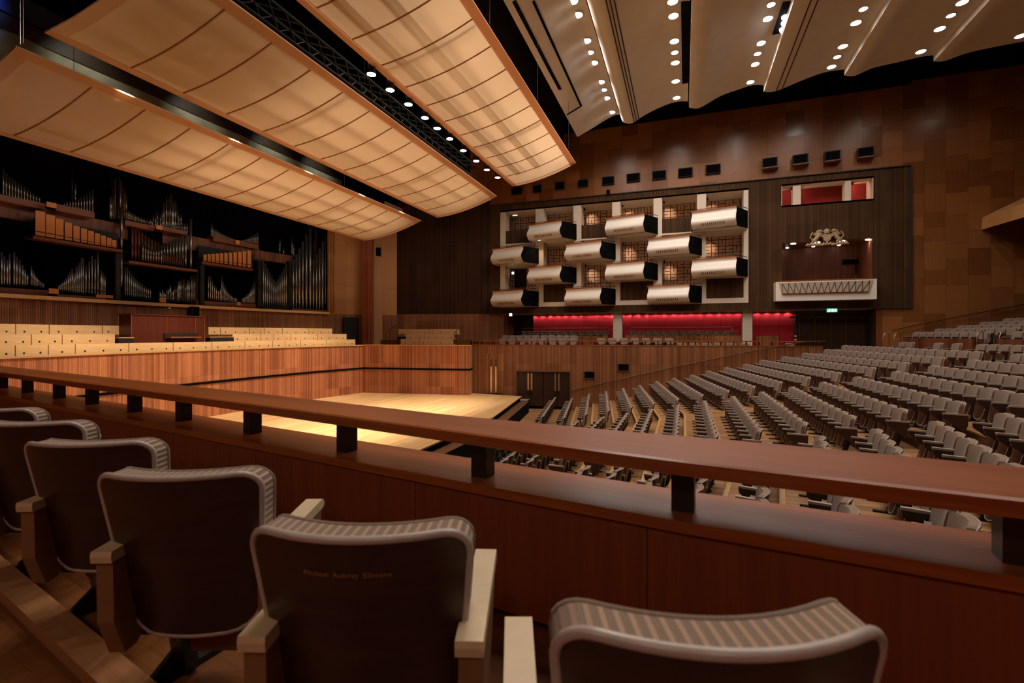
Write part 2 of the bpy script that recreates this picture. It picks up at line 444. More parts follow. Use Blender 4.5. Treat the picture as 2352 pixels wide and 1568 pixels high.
SC.cycles.sample_clamp_indirect = 4.0; SC.cycles.blur_glossy = 1.0
SC.cycles.caustics_reflective = False; SC.cycles.caustics_refractive = False
# =================================================================== rows of the stalls (plan)
XC = {1: -5.95, 2: -4.97}
for k, x in zip(range(3, 18), (-4.0, -3.03, -2.08, -1.17, -.22, .70, 1.65, 2.58, 3.51, 4.44, 5.42, 6.48, 7.46, 8.46, 9.5)): XC[k] = x
def row_z(k): return 0.0 if k <= 2 else 0.205 * (k - 2)
AIS = (11.25, 12.72, 19.05, 20.5)      # the two aisles
SL = 1.32 / 7.95                       # how far the side blocks lean to the stage
def row_x(xc, y):
    if y > AIS[3]: return xc - (y - AIS[3]) * SL
    if y < AIS[0]: return xc - (AIS[0] - y) * SL
    return xc
def terr_far(x): return 28.76 + 0.181 * x
def terr_near(x): return 2.2 - 0.181 * x
def st(o): return tag(o, kind='structure')

# ------------------------------------------------------------------ floors
ZS = ZC - 3.6                          # stage surface
choir = [(-18.45, 24.5), (-19.1, 21.2), (-19.3, 18.5), (-19.36, 15.9), (-19.3, 13.2), (-19.1, 10.6), (-18.3, 6.3)]
front = [(-8.75, 26.12), (-7.7, 19.0), (-7.66, 15.9), (-7.7, 12.76), (-8.75, 5.64)]
mb = MB()
poly = choir[::-1] + [(-11.78, 25.55)] + front + [(-11.78, 6.2)]
poly = [(-18.3, 6.3)] + choir[::-1][1:] + [(-11.78, 25.55), (-12.05, 26.5)] + front + [(-11.7, 4.6), (-11.78, 5.0)]
def uvx(p): return (p[0], p[1])
mb.face([(x, y, ZS) for x, y in poly][::-1], 0, [(y, x) for x, y in poly][::-1])
for a, b in zip(front[:-1], front[1:]):
    mb.face([(a[0], a[1], ZS), (a[0], a[1], ZS - .05), (b[0], b[1], ZS - .05), (b[0], b[1], ZS)], 1)
    mb.face([(a[0] - .1, a[1], ZS - .05), (a[0] - .1, a[1], ZS - .28), (b[0] - .1, b[1], ZS - .28), (b[0] - .1, b[1], ZS - .05)], 2)
    mb.face([(a[0], a[1], ZS - .05), (a[0] - .1, a[1], ZS - .05), (b[0] - .1, b[1], ZS - .05), (b[0], b[1], ZS - .05)], 2)
st(mb.build('floor', [M['stage_floor'], M['riser'], M['deep_black']]))
# the long step in front of the stage
mb = MB()
for a, b in zip(front[:-1], front[1:]):
    z = ZS - .28
    mb.face([(a[0] - .1, a[1], z), (a[0] + .42, a[1], z), (b[0] + .42, b[1], z), (b[0] - .1, b[1], z)], 0, [(a[1], 0), (a[1], .5), (b[1], .5), (b[1], 0)])
    mb.face([(a[0] + .42, a[1], z), (a[0] + .42, a[1], 0), (b[0] + .42, b[1], 0), (b[0] + .42, b[1], z)], 1)
st(mb.build('trim_1', [M['riser'], M['deep_black']]))
# stalls: stepped floor, pale nosings
ys = [1.0, 3.3, 6.0, 8.6, AIS[0], 13.5, 16, 18.2, AIS[3], 23.2, 25.8, 28.4, 31.5]
NX = 11.75
def tier_x(k, y):
    if k <= 0: return -8.6
    if k >= 18: return row_x(12.7, y)
    return row_x(XC[k], y) + .24
mbf, mbn, mbr = MB(), MB(), MB()
for k in range(2, 19):
    z = row_z(k) if k < 18 else row_z(17)
    if k == 18: z = ZC - 1.23
    x0 = (lambda y: -9.2) if k == 2 else (lambda y, k=k: tier_x(k - 1, y))
    x1 = lambda y, k=k: tier_x(k, y)
    for a, b in zip(ys[:-1], ys[1:]):
        mbf.face([(x0(a), a, z), (x1(a), a, z), (x1(b), b, z), (x0(b), b, z)], 0, [(x0(a), a), (x1(a), a), (x1(b), b), (x0(b), b)])
        if 2 < k < 18:
            zz = row_z(k - 1)
            mbr.face([(x0(a), a, zz), (x0(a), a, z), (x0(b), b, z), (x0(b), b, zz)], 1)
            mbn.face([(x0(a) - .015, a, z + .006), (x0(a) + .075, a, z + .006), (x0(b) + .075, b, z + .006), (x0(b) - .015, b, z + .006)], 0, [(a, 0), (a, .09), (b, .09), (b, 0)])
            mbn.face([(x0(a) - .015, a, z - .03), (x0(a) - .015, a, z + .006), (x0(b) - .015, b, z + .006), (x0(b) - .015, b, z - .03)], 0)
mbf.v += []; 
st(mbf.build('floor', [M['hall_floor']])); st(mbr.build('floor', [M['riser'], M['riser']])); st(mbn.build('trim_2', [M['nosing']]))
mb = MB()
mb.face([(-7.1, 9.2, .008), (-5.05, 9.2, .008), (-5.05, 23.3, .008), (-7.1, 23.3, .008)], 0)
o = mb.build('carpet', [M['carpet']]); tag(o, 'grey-green carpet strip on the floor between the stage and the front row', 'carpet')

# ------------------------------------------------------------------ stage walls
ZT = ZC - .69                          # top of terrace wall, choir ledge
mb = MB()
side_far = [(-18.45, 24.5), (-11.78, 25.55)]
wall_strip(mb, choir, ZS, ZT - .04, 0)
st(mb.build('wall_choir', [M['stage_rib']]))
mb = MB(); wall_strip(mb, side_far[::-1], ZS, ZT - .02, 0)
mb.face([(-11.78, 25.55, ZS), (-12.1, 26.6, ZS), (-12.1, 26.6, ZT - .02), (-11.78, 25.55, ZT - .02)], 1)
st(mb.build('wall_stage_side', [M['stage_rib'], M['nosing']]))
mb = MB(); wall_strip(mb, [(-18.3, 6.3), (-11.78, 5.0)], ZS, ZT - .02, 0)
mb.face([(-11.78, 5.0, ZS), (-11.62, 4.4, ZS), (-11.62, 4.4, ZT), (-11.78, 5.0, ZT)], 0)
wall_strip(mb, [(-11.7, terr_near(-11.7)), (-2.0, terr_near(-2.0))], 0, ZT, 0)
st(mb.build('wall_stage_near', [M['stage_rib']]))
# dark acoustic groove running round the stage walls
mb = MB(); zg = ZC - 2.11
for a, b in zip((choir[::-1] + [side_far[1]])[:-1], (choir[::-1] + [side_far[1]])[1:]):
    n = Vector((b[1] - a[1], -(b[0] - a[0]), 0)).normalized() * .02
    mb.bar((a[0] + n.x, a[1] + n.y, zg), (b[0] + n.x, b[1] + n.y, zg), .05, .10)
mb.bar((-11.76, 25.53, zg), (-12.05, 26.5, zg), .05, .10)
st(mb.build('trim_3', [M['deep_black']]))
# ledge on top of the choir wall
mb = MB(); full = choir[::-1]
for a, b in zip(full[:-1], full[1:]):
    mb.bar((a[0] - .10, a[1], ZT - .02), (b[0] - .10, b[1], ZT - .02), .3, .05)
mb.bar((-18.45, 24.55, ZT - .0), (-11.7, 25.6, ZT - .0), .12, .04)
st(mb.build('trim_4', [M['nosing']]))
# choir terraces
mb = MB()
def choir_off(d): return [(x - d, y) for x, y in choir]
levels = [(0.1, .0), (0.95, .34), (1.8, .68), (2.65, .72)]
for i, (d, h) in enumerate(levels):
    a_, b_ = choir_off(d), choir_off(levels[i + 1][0] if i < 3 else 4.6)
    z = ZC - 1.12 + h
    for p, q, r, s_ in zip(a_[:-1], a_[1:], b_[1:], b_[:-1]): mb.face([(p[0], p[1], z), (q[0], q[1], z), (r[0], r[1], z), (s_[0], s_[1], z)], 0)
    if i: wall_strip(mb, a_, ZC - 1.12 + levels[i - 1][1], z, 0)
st(mb.build('floor', [M['dark_floor']]))

# ------------------------------------------------------------------ rear stage wall under the organ, side panels, pillar
ZSH = ZC + 1.40                        # organ shelf
org = [(-22.0, 3.2), (-22.6, 10.6), (-22.9, 15.9), (-22.7, 21.0), (-21.95, 25.45)]
mb = MB(); wall_strip(mb, org[::-1], ZC - .6, ZSH - .05, 0); st(mb.build('wall_rear', [M['wall_rib']]))
mb = MB()
for a, b in zip(org[:-1], org[1:]): mb.bar((a[0] + .02, a[1], ZSH - .06), (b[0] + .02, b[1], ZSH - .06), .34, .14)
st(mb.build('trim_5', [M['bench']]))
side = [(-21.95, 25.45), (-21.1, 28.0), (-20.2, 29.0), (-19.4, 29.62)]
mb = MB()
wall_strip(mb, side[:2][::-1], ZSH - .08, ZC + 9, 0); wall_strip(mb, side[2:][::-1], ZC + 1.33, ZC + 9, 0); wall_strip(mb, [side[2], side[1]], ZC - 1.5, ZC + 9, 0)
for t in (.03, .1, .17):
    x = -21.95 + .85 * t; y = 25.45 + 2.55 * t
    mb.bar((x + .06, y - .04, ZSH), (x + .06, y - .04, ZC + 9), .09, .09, 0)
st(mb.build('wall_stage_panel', [M['light_panel']]))
mb = MB(); wall_strip(mb, side[2:][::-1], ZC - 1.5, ZC + 1.33, 0); wall_strip(mb, side[:2][::-1], ZC - 1.2, ZSH - .08, 0); st(mb.build('wall_stage_base', [M['wall_rib']]))
mb = MB()                              # fluted pillar
pc = Vector((-20.35, 27.55, 0)); ax = Vector((RT.x, RT.y, 0)); ay = Vector((FW.x, FW.y, 0))
for k, (off, w_, d_) in enumerate(((-.32, .13, .3), (-.17, .13, .42), (-.02, .15, .3), (.14, .16, .46), (.29, .12, .34))):
    c = pc + ax * off
    mb.box((c.x, c.y, ZC + 3.6), (w_, d_, 9.6), 0, TH)
st(mb.build('column', [M['pillar_wood']]))
mb = MB(); p = at_y(808, 760, 26.3)
mb.box((-21.25, 26.9, ZC + .15), (.1, 1.1, 1.9), 0, -.32); st(mb.build('door_1', [M['black']]))
# dark wall beside the boxes
mb = MB(); wall_strip(mb, [(-12.9, 31.5), (-19.4, 29.62)], ZC + 1.39, ZC + 9.4, 0); st(mb.build('wall_far', [M['dark_rib']]))
mb = MB(); wall_strip(mb, [(-12.0, 31.8), (-12.9, 31.5), (-19.4, 29.62)], ZC - 1.6, ZC + 1.39, 0)
mb.face([(-12.0, 31.8, ZC - 1.6), (-12.0, 34, ZC - 1.6), (-12.0, 34, ZC + 1.39), (-12.0, 31.8, ZC + 1.39)], 0)
st(mb.build('wall_far', [M['wall_rib']]))
# organ recess: black lining
mb = MB()
ob = [(x - 2.6, y) for x, y in org]
wall_strip(mb, ob[::-1], ZSH - .3, ZC + 9.0, 0)
for a, b, c, d in zip(org[:-1], org[1:], ob[1:], ob[:-1]): mb.face([(a[0], a[1], ZSH), (b[0], b[1], ZSH), (c[0], c[1], ZSH), (d[0], d[1], ZSH)], 0)
mb.face([(org[-1][0], org[-1][1], ZSH), (ob[-1][0], ob[-1][1], ZSH), (ob[-1][0], ob[-1][1], ZC + 9), (org[-1][0], org[-1][1], ZC + 9)], 0)
st(mb.build('wall_organ', [M['deep_black']]))
# high wall over the organ: bare concrete band with a dark board above
mb = MB()
mb.face([(-24.5, -2, ZC + 9.0), (-24.5, 30, ZC + 9.0), (-24.5, 30, ZC + 11.66), (-24.5, -2, ZC + 11.66)], 0)
mb.face([(-24.45, -2, ZC + 11.64), (-24.45, 30, ZC + 11.64), (-24.45, 30, ZC + 12.25), (-24.45, -2, ZC + 12.25)], 1)
mb.face([(-24.6, -2, ZC + 12.4), (-24.6, 30, ZC + 12.4), (-24.6, 30, ZC + 13.3), (-24.6, -2, ZC + 13.3)], 2)
mb.face([(-24.5, -2, ZC + 9.0), (-21.9, -2, ZC + 9.0), (-21.9, 30, ZC + 9.0), (-24.5, 30, ZC + 9.0)], 3)
st(mb.build('wall_rear', [M['concrete'], M['beam'], M['navy'], M['deep_black']]))

# ------------------------------------------------------------------ far terrace
mb = MB()
tl = [(-11.62, terr_far(-11.62)), (7.1, terr_far(7.1))]
dr = [at_pl(px, 880, (0, 28.76, 0), (-.181, 1, 0)) for px in (1186, 1311)]
nT = Vector((.181, -1, 0)).normalized()  # towards the hall
tT = Vector((1, .181, 0)).normalized()
P0 = Vector((-12.1, terr_far(-12.1), 0))
sA, sB = (dr[0] - P0).dot(tT), (dr[1] - P0).dot(tT); sE = (Vector((7.1, terr_far(7.1), 0)) - P0).dot(tT)
dzt = ZC - (852 - HY) / F * (dr[0] - EYE).dot(FW)
def tq(s, z): p = P0 + tT * s; return (p.x, p.y, z)
for a, b, z0, z1 in ((0, sA, 0, ZT), (sA, sB, dzt, ZT), (sB, sE, 0, ZT)):
    mb.face([tq(a, z0), tq(b, z0), tq(b, z1), tq(a, z1)], 0, [(a, z0), (b, z0), (b, z1), (a, z1)])
p = P0 + tT * sE
mb.face([(p.x, p.y, 0), (p.x + .1, 31.5, 0), (p.x + .1, 31.5, ZT), (p.x, p.y, ZT)], 0)
st(mb.build('wall_terrace', [M['wall_rib']]))
mb = MB(); mb.bar(tuple(P0 - nT * .08 + Vector((0, 0, ZT))), tuple(P0 + tT * sE - nT * .08 + Vector((0, 0, ZT))), .2, .05); st(mb.build('trim_6', [M['rail_wood']]))
mb = MB()
for s_ in (sA, sB): mb.bar(tq(s_, 0), tq(s_, dzt), .14, .09)
mb.bar(tq(sA - .05, dzt + .03), tq(sB + .05, dzt + .03), .14, .09)
q = [tq(sA, .0), tq(sB, .0)]
st(mb.build('trim_7', [M['riser']]))
# terrace floor in three steps
mb = MB()
zt0, zt1, zt2 = ZC - 1.25, ZC - .95, ZC - .72
mb.face([(-12, terr_far(-12) + .1, zt0), (8, terr_far(8) + .1, zt0), (9.9, 34, zt0), (-12, 34, zt0)], 0)
st(mb.build('floor', [M['dark_floor']]))
# near terrace under the camera
YA = lambda x: 2.04 - .181 * x
zn = ZC - 1.23
mb = MB()
mb.face([(-11.7, YA(-11.7) - .3, zn), (-11.7, -3, zn), (4, -3, zn), (4, YA(4) - .3, zn)], 0, [(-11.7, 3), (-11.7, -3), (4, -3), (4, 3)])
st(mb.build('floor', [M['dark_floor']]))

# ------------------------------------------------------------------ the far side wall
Z_ = lambda z: ZC + z
H1 = (-12.18, 3.63, Z_(1.83), Z_(8.54)); H2 = (5.36, 9.83, Z_(7.43), Z_(8.57)); H3 = (5.41, 9.77, Z_(2.4), Z_(5.26))
mb = MB(); rect_holes(mb, -12.9, 11.55, Z_(1.38), Z_(9.05), [H1, H2, H3], 31.5, 0); st(mb.build('wall_far', [M['dark_panel']]))
mb = MB()
rect_holes(mb, -14.5, 11.55, Z_(9.05), Z_(13.4), [], 31.49, 0)
rect_holes(mb, 11.55, 24, Z_(-2.2), Z_(13.6), [], 31.5, 0)
rect_holes(mb, 9.95, 11.55, Z_(-2.2), Z_(1.38), [], 31.5, 0)
st(mb.build('wall_far', [M['wood_panel']]))
mb = MB()                              # unlit gap over the wall painted as black sheets, soffit edge of the dark panel
mb.face([(-22, 31.6, Z_(13.2)), (26, 31.6, Z_(13.4)), (26, 31.6, Z_(19)), (-22, 31.6, Z_(19))], 0)
mb.face([(-22, 31.7, Z_(9.2)), (-13, 31.7, Z_(9.2)), (-13, 31.7, Z_(13.4)), (-22, 31.7, Z_(13.4))], 0)
st(mb.build('wall_far', [M['deep_black']]))
mb = MB()
mb.box((-.7, 31.46, Z_(1.40)), (24.4, .12, .07)); mb.box((-.7, 31.47, Z_(9.06)), (24.4, .1, .05)); mb.box((11.52, 31.47, Z_(5.2)), (.08, .1, 7.6))
st(mb.build('trim_8', [M['beam']]))
# soffit and red rear wall under the boxes
YR = 33.6
mb = MB(); mb.face([(-12.5, 31.5, Z_(1.38)), (10, 31.5, Z_(1.38)), (10, 34.2, Z_(1.38)), (-12.5, 34.2, Z_(1.38))], 0); st(mb.build('ceiling', [M['plaster']]))
xr0 = at_y(1225, 750, YR).x; xr1 = at_y(1823, 750, YR).x
mb = MB(); rect_holes(mb, xr0, xr1, Z_(-1.3), Z_(1.38), [], YR, 0); st(mb.build('wall_red', [M['red']]))
mb = MB(); rect_holes(mb, -12.0, xr0, Z_(-1.3), Z_(1.38), [], YR + .3, 0)
mb.face([(xr0, YR, Z_(-1.3)), (xr0, YR + .3, Z_(-1.3)), (xr0, YR + .3, Z_(1.38)), (xr0, YR, Z_(1.38))], 0)
st(mb.build('wall_red', [M['black']]))
# columns under the boxes
for k, (a, b) in enumerate(((1408.5, 1428.5), (1705.5, 1728))):
    xa, xb = at_y(a, 750, 31.75).x, at_y(b, 750, 31.75).x
    mb = MB(); mb.box(((xa + xb) / 2, 31.95, Z_(0)), (xb - xa, .45, 2.8)); st(mb.build('column', [M['column']]))
# dark lobby with glazed doors at the back of the stalls
mb = MB(); xd0, xd1 = xr1, 9.95
rect_holes(mb, xd0, xd1 + .2, Z_(-2.2), Z_(1.38), [], 33.0, 0)
mb.face([(xd1, 31.5, Z_(-2.2)), (xd1, 33, Z_(-2.2)), (xd1, 33, Z_(1.38)), (xd1, 31.5, Z_(1.38))], 0)
mb.face([(xd0, 33, Z_(-2.2)), (xd0, YR, Z_(-2.2)), (xd0, YR, Z_(1.38)), (xd0, 33, Z_(1.38))], 0)
st(mb.build('wall_lobby', [M['beam']]))
for k, (a, b) in enumerate(((1839, 1868), (1874, 1905), (1911, 1940), (1946, 1978))):
    xa, xb = at_y(a, 750, 32.9).x, at_y(b, 750, 32.9).x
    d = MB(); d.box(((xa + xb) / 2, 32.93, Z_(-.55)), (xb - xa, .06, 2.45)); do = st(d.build('door_%d' % (k + 2), [M['shell']]))
    h = MB(); h.box((xb - .1, 32.87, Z_(-.6)), (.05, .05, 1.3)); h.build('door_handle', [M['bronze']], do)
mb = MB()
for a in (1836, 1871, 1908, 1943, 1981):
    xa = at_y(a, 750, 32.85).x; mb.box((xa, 32.88, Z_(-.4)), (.1, .1, 2.75))
mb.box((at_y(1908, 750, 32.85).x, 32.88, Z_(.98)), (4.2, .1, .08)); st(mb.build('trim_9', [M['bronze']]))

# ------------------------------------------------------------------ ceiling: scalloped strips that run across the hall
CE = 28.0
prof = [[(1326, 314.6), (1358, 296), (1406, 267), (1423, 263.6)],
        [(1425, 265), (1430, 279), (1443, 284), (1457, 280.6), (1482, 263.6), (1528, 241.5), (1559, 233), (1580, 233)],
        [(1582.6, 246.6), (1606, 248), (1654, 221), (1695, 206), (1729, 195.6), (1756, 195.6)],
        [(1754, 211), (1783, 209), (1844.5, 183.7), (1892, 166.7), (1933, 160), (1940, 161)],
        [(1939, 173.5), (1963.6, 174), (2004, 156.5), (2062, 143), (2113, 131), (2147, 126.5)],
        [(2144, 141), (2171, 139.5), (2232, 119), (2352, 95), (2480, 72), (2560, 62)]]
CP = []
def smooth_line(P, n=4):
    out = []
    for i in range(len(P) - 1):
        p0, p1, p2, p3 = P[max(i - 1, 0)], P[i], P[i + 1], P[min(i + 2, len(P) - 1)]
        for k in range(n):
            t = k / n
            out.append(tuple(.5 * ((2 * b) + (-a + c) * t + (2 * a - 5 * b + 4 * c - d) * t * t + (-a + 3 * b - 3 * c + d) * t ** 3) for a, b, c, d in zip(p0, p1, p2, p3)))
    out.append(P[-1]); return out
Y0c = 2 * YM - CE
for i, pr in enumerate(prof):
    pts = smooth_line([(at_y(x, y, CE).x, at_y(x, y, CE).z) for x, y in pr])
    CP.append(pts)
    mb = MB(); rows = []; uvs = []
    for y in (CE, 22, 16, 10, Y0c): rows.append([(x, y, z) for x, z in pts]); uvs.append([(x, y) for x, z in pts])
    mb.grid(rows, 0, uvs)
    # thickness at the end and the step face towards the previous strip
    for (a, b) in zip(pts[:-1], pts[1:]): mb.face([(a[0], CE, a[1]), (b[0], CE, b[1]), (b[0], CE, b[1] + .12), (a[0], CE, a[1] + .12)], 0)
    mb.face([(pts[0][0], CE, pts[0][1]), (pts[0][0], CE, pts[0][1] + .5), (pts[0][0], Y0c, pts[0][1] + .5), (pts[0][0], Y0c, pts[0][1])], 0)
    o = st(mb.build('ceiling', [M['ceil']]))
    cc = o
    if i == 1:
        for f in (.44, .48, .52):
            k = int(f * (len(pts) - 1)); x, z = pts[k]; g = MB(); g.box((x, (CE + Y0c) / 2, z - .0), (.05, CE - Y0c - .02, .03)); g.build('groove', [M['groove']], o)
    if i == 3:
        for f in (.24, .29):
            k = int(f * (len(pts) - 1)); x, z = pts[k]; g = MB(); g.box((x, (CE + Y0c) / 2, z - .0), (.05, CE - Y0c - .02, .03)); g.build('groove', [M['groove']], o)
def ceil_hit(px, py):
    d = ray(px, py)
    for i, pts in enumerate(CP):
        for a, b in zip(pts[:-1], pts[1:]):
            # EYE + d*s has (x,z) on segment a-b
            ex, ez = b[0] - a[0], b[1] - a[1]
            det = d.x * (-ez) - d.z * (-ex)
            if abs(det) < 1e-9: continue
            rx, rz = a[0] - EYE.x, a[1] - EYE.z
            s_ = (rx * (-ez) - rz * (-ex)) / det; t = (d.x * rz - d.z * rx) / det
            if s_ > 0 and -.001 <= t <= 1.001: return EYE + d * s_, i
    return None, None
# bulkhead where the ceiling stops over the stage, black void over the reflectors
xl, zl = CP[0][0]
mb = MB()
mb.face([(xl - 1.6, 1, zl - .4), (xl - 1.6, 31.4, zl - .4), (xl - 1.6, 31.4, zl + 6), (xl - 1.6, 1, zl + 6)], 0)
st(mb.build('wall_bulkhead', [M['beam']]))
mb = MB()
mb.face([(-26, -3, ZC + 18), (xl, -3, ZC + 18), (xl, 33, ZC + 18), (-26, 33, ZC + 18)], 0)
mb.face([(-26, 31.9, ZC + 9), (-12, 31.9, ZC + 9), (-12, 31.9, ZC + 18), (-26, 31.9, ZC + 18)], 0)
st(mb.build('ceiling', [M['deep_black']]))
# slots cut in the first and third strips
mb = MB()
for (ax_, ay_), (bx_, by_), w_ in (((1480, 204), (1395, 0), .22), ((1334, 244), (1222, 0), .10), ((1298, 268), (1178, 0), .22)):
    pass
def strip_on_ceiling(name, pts, w_, mat, drop=.012):
    m = MB(); q = [ceil_hit(*p)[0] for p in pts]
    if any(x is None for x in q): return None
    for a, b in zip(q[:-1], q[1:]): m.bar(tuple(a - Vector((0, 0, drop))), tuple(b - Vector((0, 0, drop))), w_, .03)
    return m.build(name, [mat], None)
for pts, w_ in (([(1335, 243), (1225, 2)], .10), ([(1302, 263), (1335, 243)], .10), ([(1286, 205), (1262, 160), (1180, 2)], .16)):
    o = strip_on_ceiling('trim_10', pts, w_, M['deep_black'])
    if o: st(o)
for pts, w_ in (([(1577, 190), (1577.5, 2)], .42), ([(1790, 76), (1816, 2)], .55)):
    o = strip_on_ceiling('trim_11', pts, w_, M['deep_black'])
    if o: st(o)
# =================================================================== acoustic reflectors over the stage
YF = 25.1; YN = 2 * YM - YF
SAIL = [((-14.76, 6.73), (-18.8, 5.80), 'lowest'), ((-9.9, 7.72), (-13.68, 6.83), 'middle'), ((-5.4, 9.05), (-8.95, 8.18), 'uppermost')]
SLBL = ['pale fabric acoustic reflector hanging lowest, just in front of the organ', 'middle pale fabric acoustic reflector, between the two others over the stage',
        'highest pale fabric acoustic reflector, hanging beside the lit ceiling']
for k, (hi, lo, w_) in enumerate(SAIL):
    root = empty('acoustic_reflector', (0, YM, 0), 0, SLBL[k], 'acoustic reflector', 'fabric reflectors over the stage')
    n = 10; L = math.dist(hi, lo); sag = .17
    def sec(t, off=0.0, hi=hi, lo=lo):
        x = hi[0] + (lo[0] - hi[0]) * t; z = ZC + hi[1] + (lo[1] - hi[1]) * t - sag * 4 * t * (1 - t)
        return x, z + off
    y0, y1 = YN - YM, YF - YM; B = .26 / L; by = .3
    ts = [B + (1 - 2 * B) * i / n for i in range(n + 1)]
    ysub = [y0 + by + (y1 - y0 - 2 * by) * j / 12 for j in range(13)]
    m = MB(); m.grid([[(sec(t)[0], y, sec(t)[1] + .02) for y in ysub] for t in ts], 0); m.build('fabric', [M['membrane']], root)
    m = MB()                           # frame: long borders and end borders, with an upstand
    for ta, tb in ((0, B), (1 - B, 1)):
        a, b = sec(ta), sec(tb)
        m.face([(a[0], y0, a[1]), (b[0], y0, b[1]), (b[0], y1, b[1]), (a[0], y1, a[1])], 0)
        m.face([(a[0], y0, a[1] + .04), (b[0], y0, b[1] + .04), (b[0], y1, b[1] + .04), (a[0], y1, a[1] + .04)], 0)
    for t, s_ in ((0, 1), (1, 1)):
        a = sec(t); m.face([(a[0], y0, a[1]), (a[0], y1, a[1]), (a[0], y1, a[1] + .04), (a[0], y0, a[1] + .04)], 0)
    for ya, yb in ((y0, y0 + by), (y1 - by, y1)):
        for i in range(n):
            a, b = sec(i / n), sec((i + 1) / n)
            m.face([(a[0], ya, a[1]), (b[0], ya, b[1]), (b[0], yb, b[1]), (a[0], yb, a[1])], 0)
            for yy in (ya, yb): m.face([(a[0], yy, a[1]), (b[0], yy, b[1]), (b[0], yy, b[1] + .04), (a[0], yy, a[1] + .04)], 0)
    m.build('frame', [M['sail_frame']], root)
    ns = 13                            # stitched seams across
    for j in range(1, ns):
        yj = y0 + by + (y1 - y0 - 2 * by) * j / ns
        s_ = MB(); pts = [sec(ts[i], .012) for i in range(n + 1)]
        for a, b in zip(pts[:-1], pts[1:]): s_.bar((a[0], yj, a[1]), (b[0], yj, b[1]), .035, .03)
        s_.build('seam', [M['seam']], root)
    for j in (4, 9):                   # carrying beams above, seen as soft shadows through the cloth
        yj = y0 + by + (y1 - y0 - 2 * by) * j / ns + .28
        s_ = MB(); pts = [sec(ts[i], .2) for i in range(n + 1)]
        for a, b in zip(pts[:-1], pts[1:]): s_.bar((a[0], yj, a[1]), (b[0], yj, b[1]), .10, .12)
        s_.build('carrying_beam', [M['black_metal']], root)
    for t in (.38, .66):
        s_ = MB(); a = sec(t, .3); s_.bar((a[0], y0 + 1.5, a[1]), (a[0], y1 - 1.5, a[1]), .16, .1); s_.build('carrying_beam', [M['black_metal']], root)
    for yj in (y0 + 1.2, -2.5, 2.5, y1 - 1.2):
        a = sec(.03); c = MB(); c.tube([(a[0], yj, a[1] + .1), (a[0], yj, ZC + 17.8)], .006, 5); c.build('suspension_wire', [M['black_metal']], root)
    # broad unseen lamp added above the cloth to make it glow through
    xm, zm = sec(.5)
    light('bulb', 'AREA', (xm + .1, YM + 2, zm + 1.5), 1.0, (1.0, .78, .60), None, (xm, YM + 2, zm), sx=13, sy=2.6).data['tune'] = 'sail%d' % k

# lighting truss and stage lamps between the middle and upper reflectors
root = empty('lighting_truss', (-10.3, YM, ZC + 8.42), 0, 'black lattice lighting truss hanging between the middle and upper reflectors', 'truss')
m = MB(); y0, y1 = -9.0, 6.2
ch = [(0, 0), (.5, 0), (.25, -.45)]
for c in ch: m.tube([(c[0], y0, c[1]), (c[0], y1, c[1])], .035, 6)
m.build('chord', [M['black_metal']], root)
m = MB(); N = 26
for i in range(N):
    ya = y0 + (y1 - y0) * i / N; yb = y0 + (y1 - y0) * (i + 1) / N
    for a, b in ((0, 1), (1, 2), (2, 0)):
        m.tube([(ch[a][0], ya, ch[a][1]), (ch[b][0], yb, ch[b][1])], .018, 5, caps=False)
m.build('lattice_bracing', [M['black_metal']], root)
root = empty('lighting_bar', (-9.05, YM, ZC + 8.62), 0, 'black scaffold bar carrying the stage spotlights under the upper reflector', 'lighting bar')
m = MB(); m.tube([(0, -9, 0), (0, 9, 0)], .03, 8); m.build('pipe', [M['black_metal']], root)
m = MB(); m.tube([(-.02, -9, .14), (-.02, 9, .14)], .018, 6); m.build('cable', [M['black']], root)
LP = [(853, 171), (896, 207), (938, 240), (976, 271), (1004, 295), (1033, 319), (1064, 346), (1094, 370), (1118, 390), (1143, 408)]
proto = None
for i, (x, y) in enumerate(LP):
    p = at_x(x, y, -9.05)
    if proto is None:
        proto = empty('stage_spotlight', p); m = MB()
        m.lathe([(.03, .30), (.12, .28), (.15, .0)], 14); m.build('housing', [M['black_metal']], proto)
        m = MB(); m.lathe([(.0, .0), (.08, -.012), (.135, .0)], 14); m.build('lens', [M['lamp_hot']], proto)
        m = MB(); m.bar((0, -.15, .1), (0, -.15, .38), .03, .015); m.bar((0, .15, .1), (0, .15, .38), .03, .015); m.bar((0, -.15, .38), (0, .15, .38), .03, .015); m.build('bracket', [M['black_metal']], proto)
        r = proto
    else: r = copy_tree(proto); r.location = p
    tag(r, 'lit stage spotlight on the black bar, %s from the near end of the row' % ORD[i], 'spotlight', 'stage spotlights on the bar')
    light('bulb', 'SPOT', (p.x, p.y, p.z - .05), 1.0, (1.0, .86, .68), None, (p.x - 3.6, p.y * .92 + .08 * YM, ZS), .12, .78, .8).data['tune'] = 'stage'
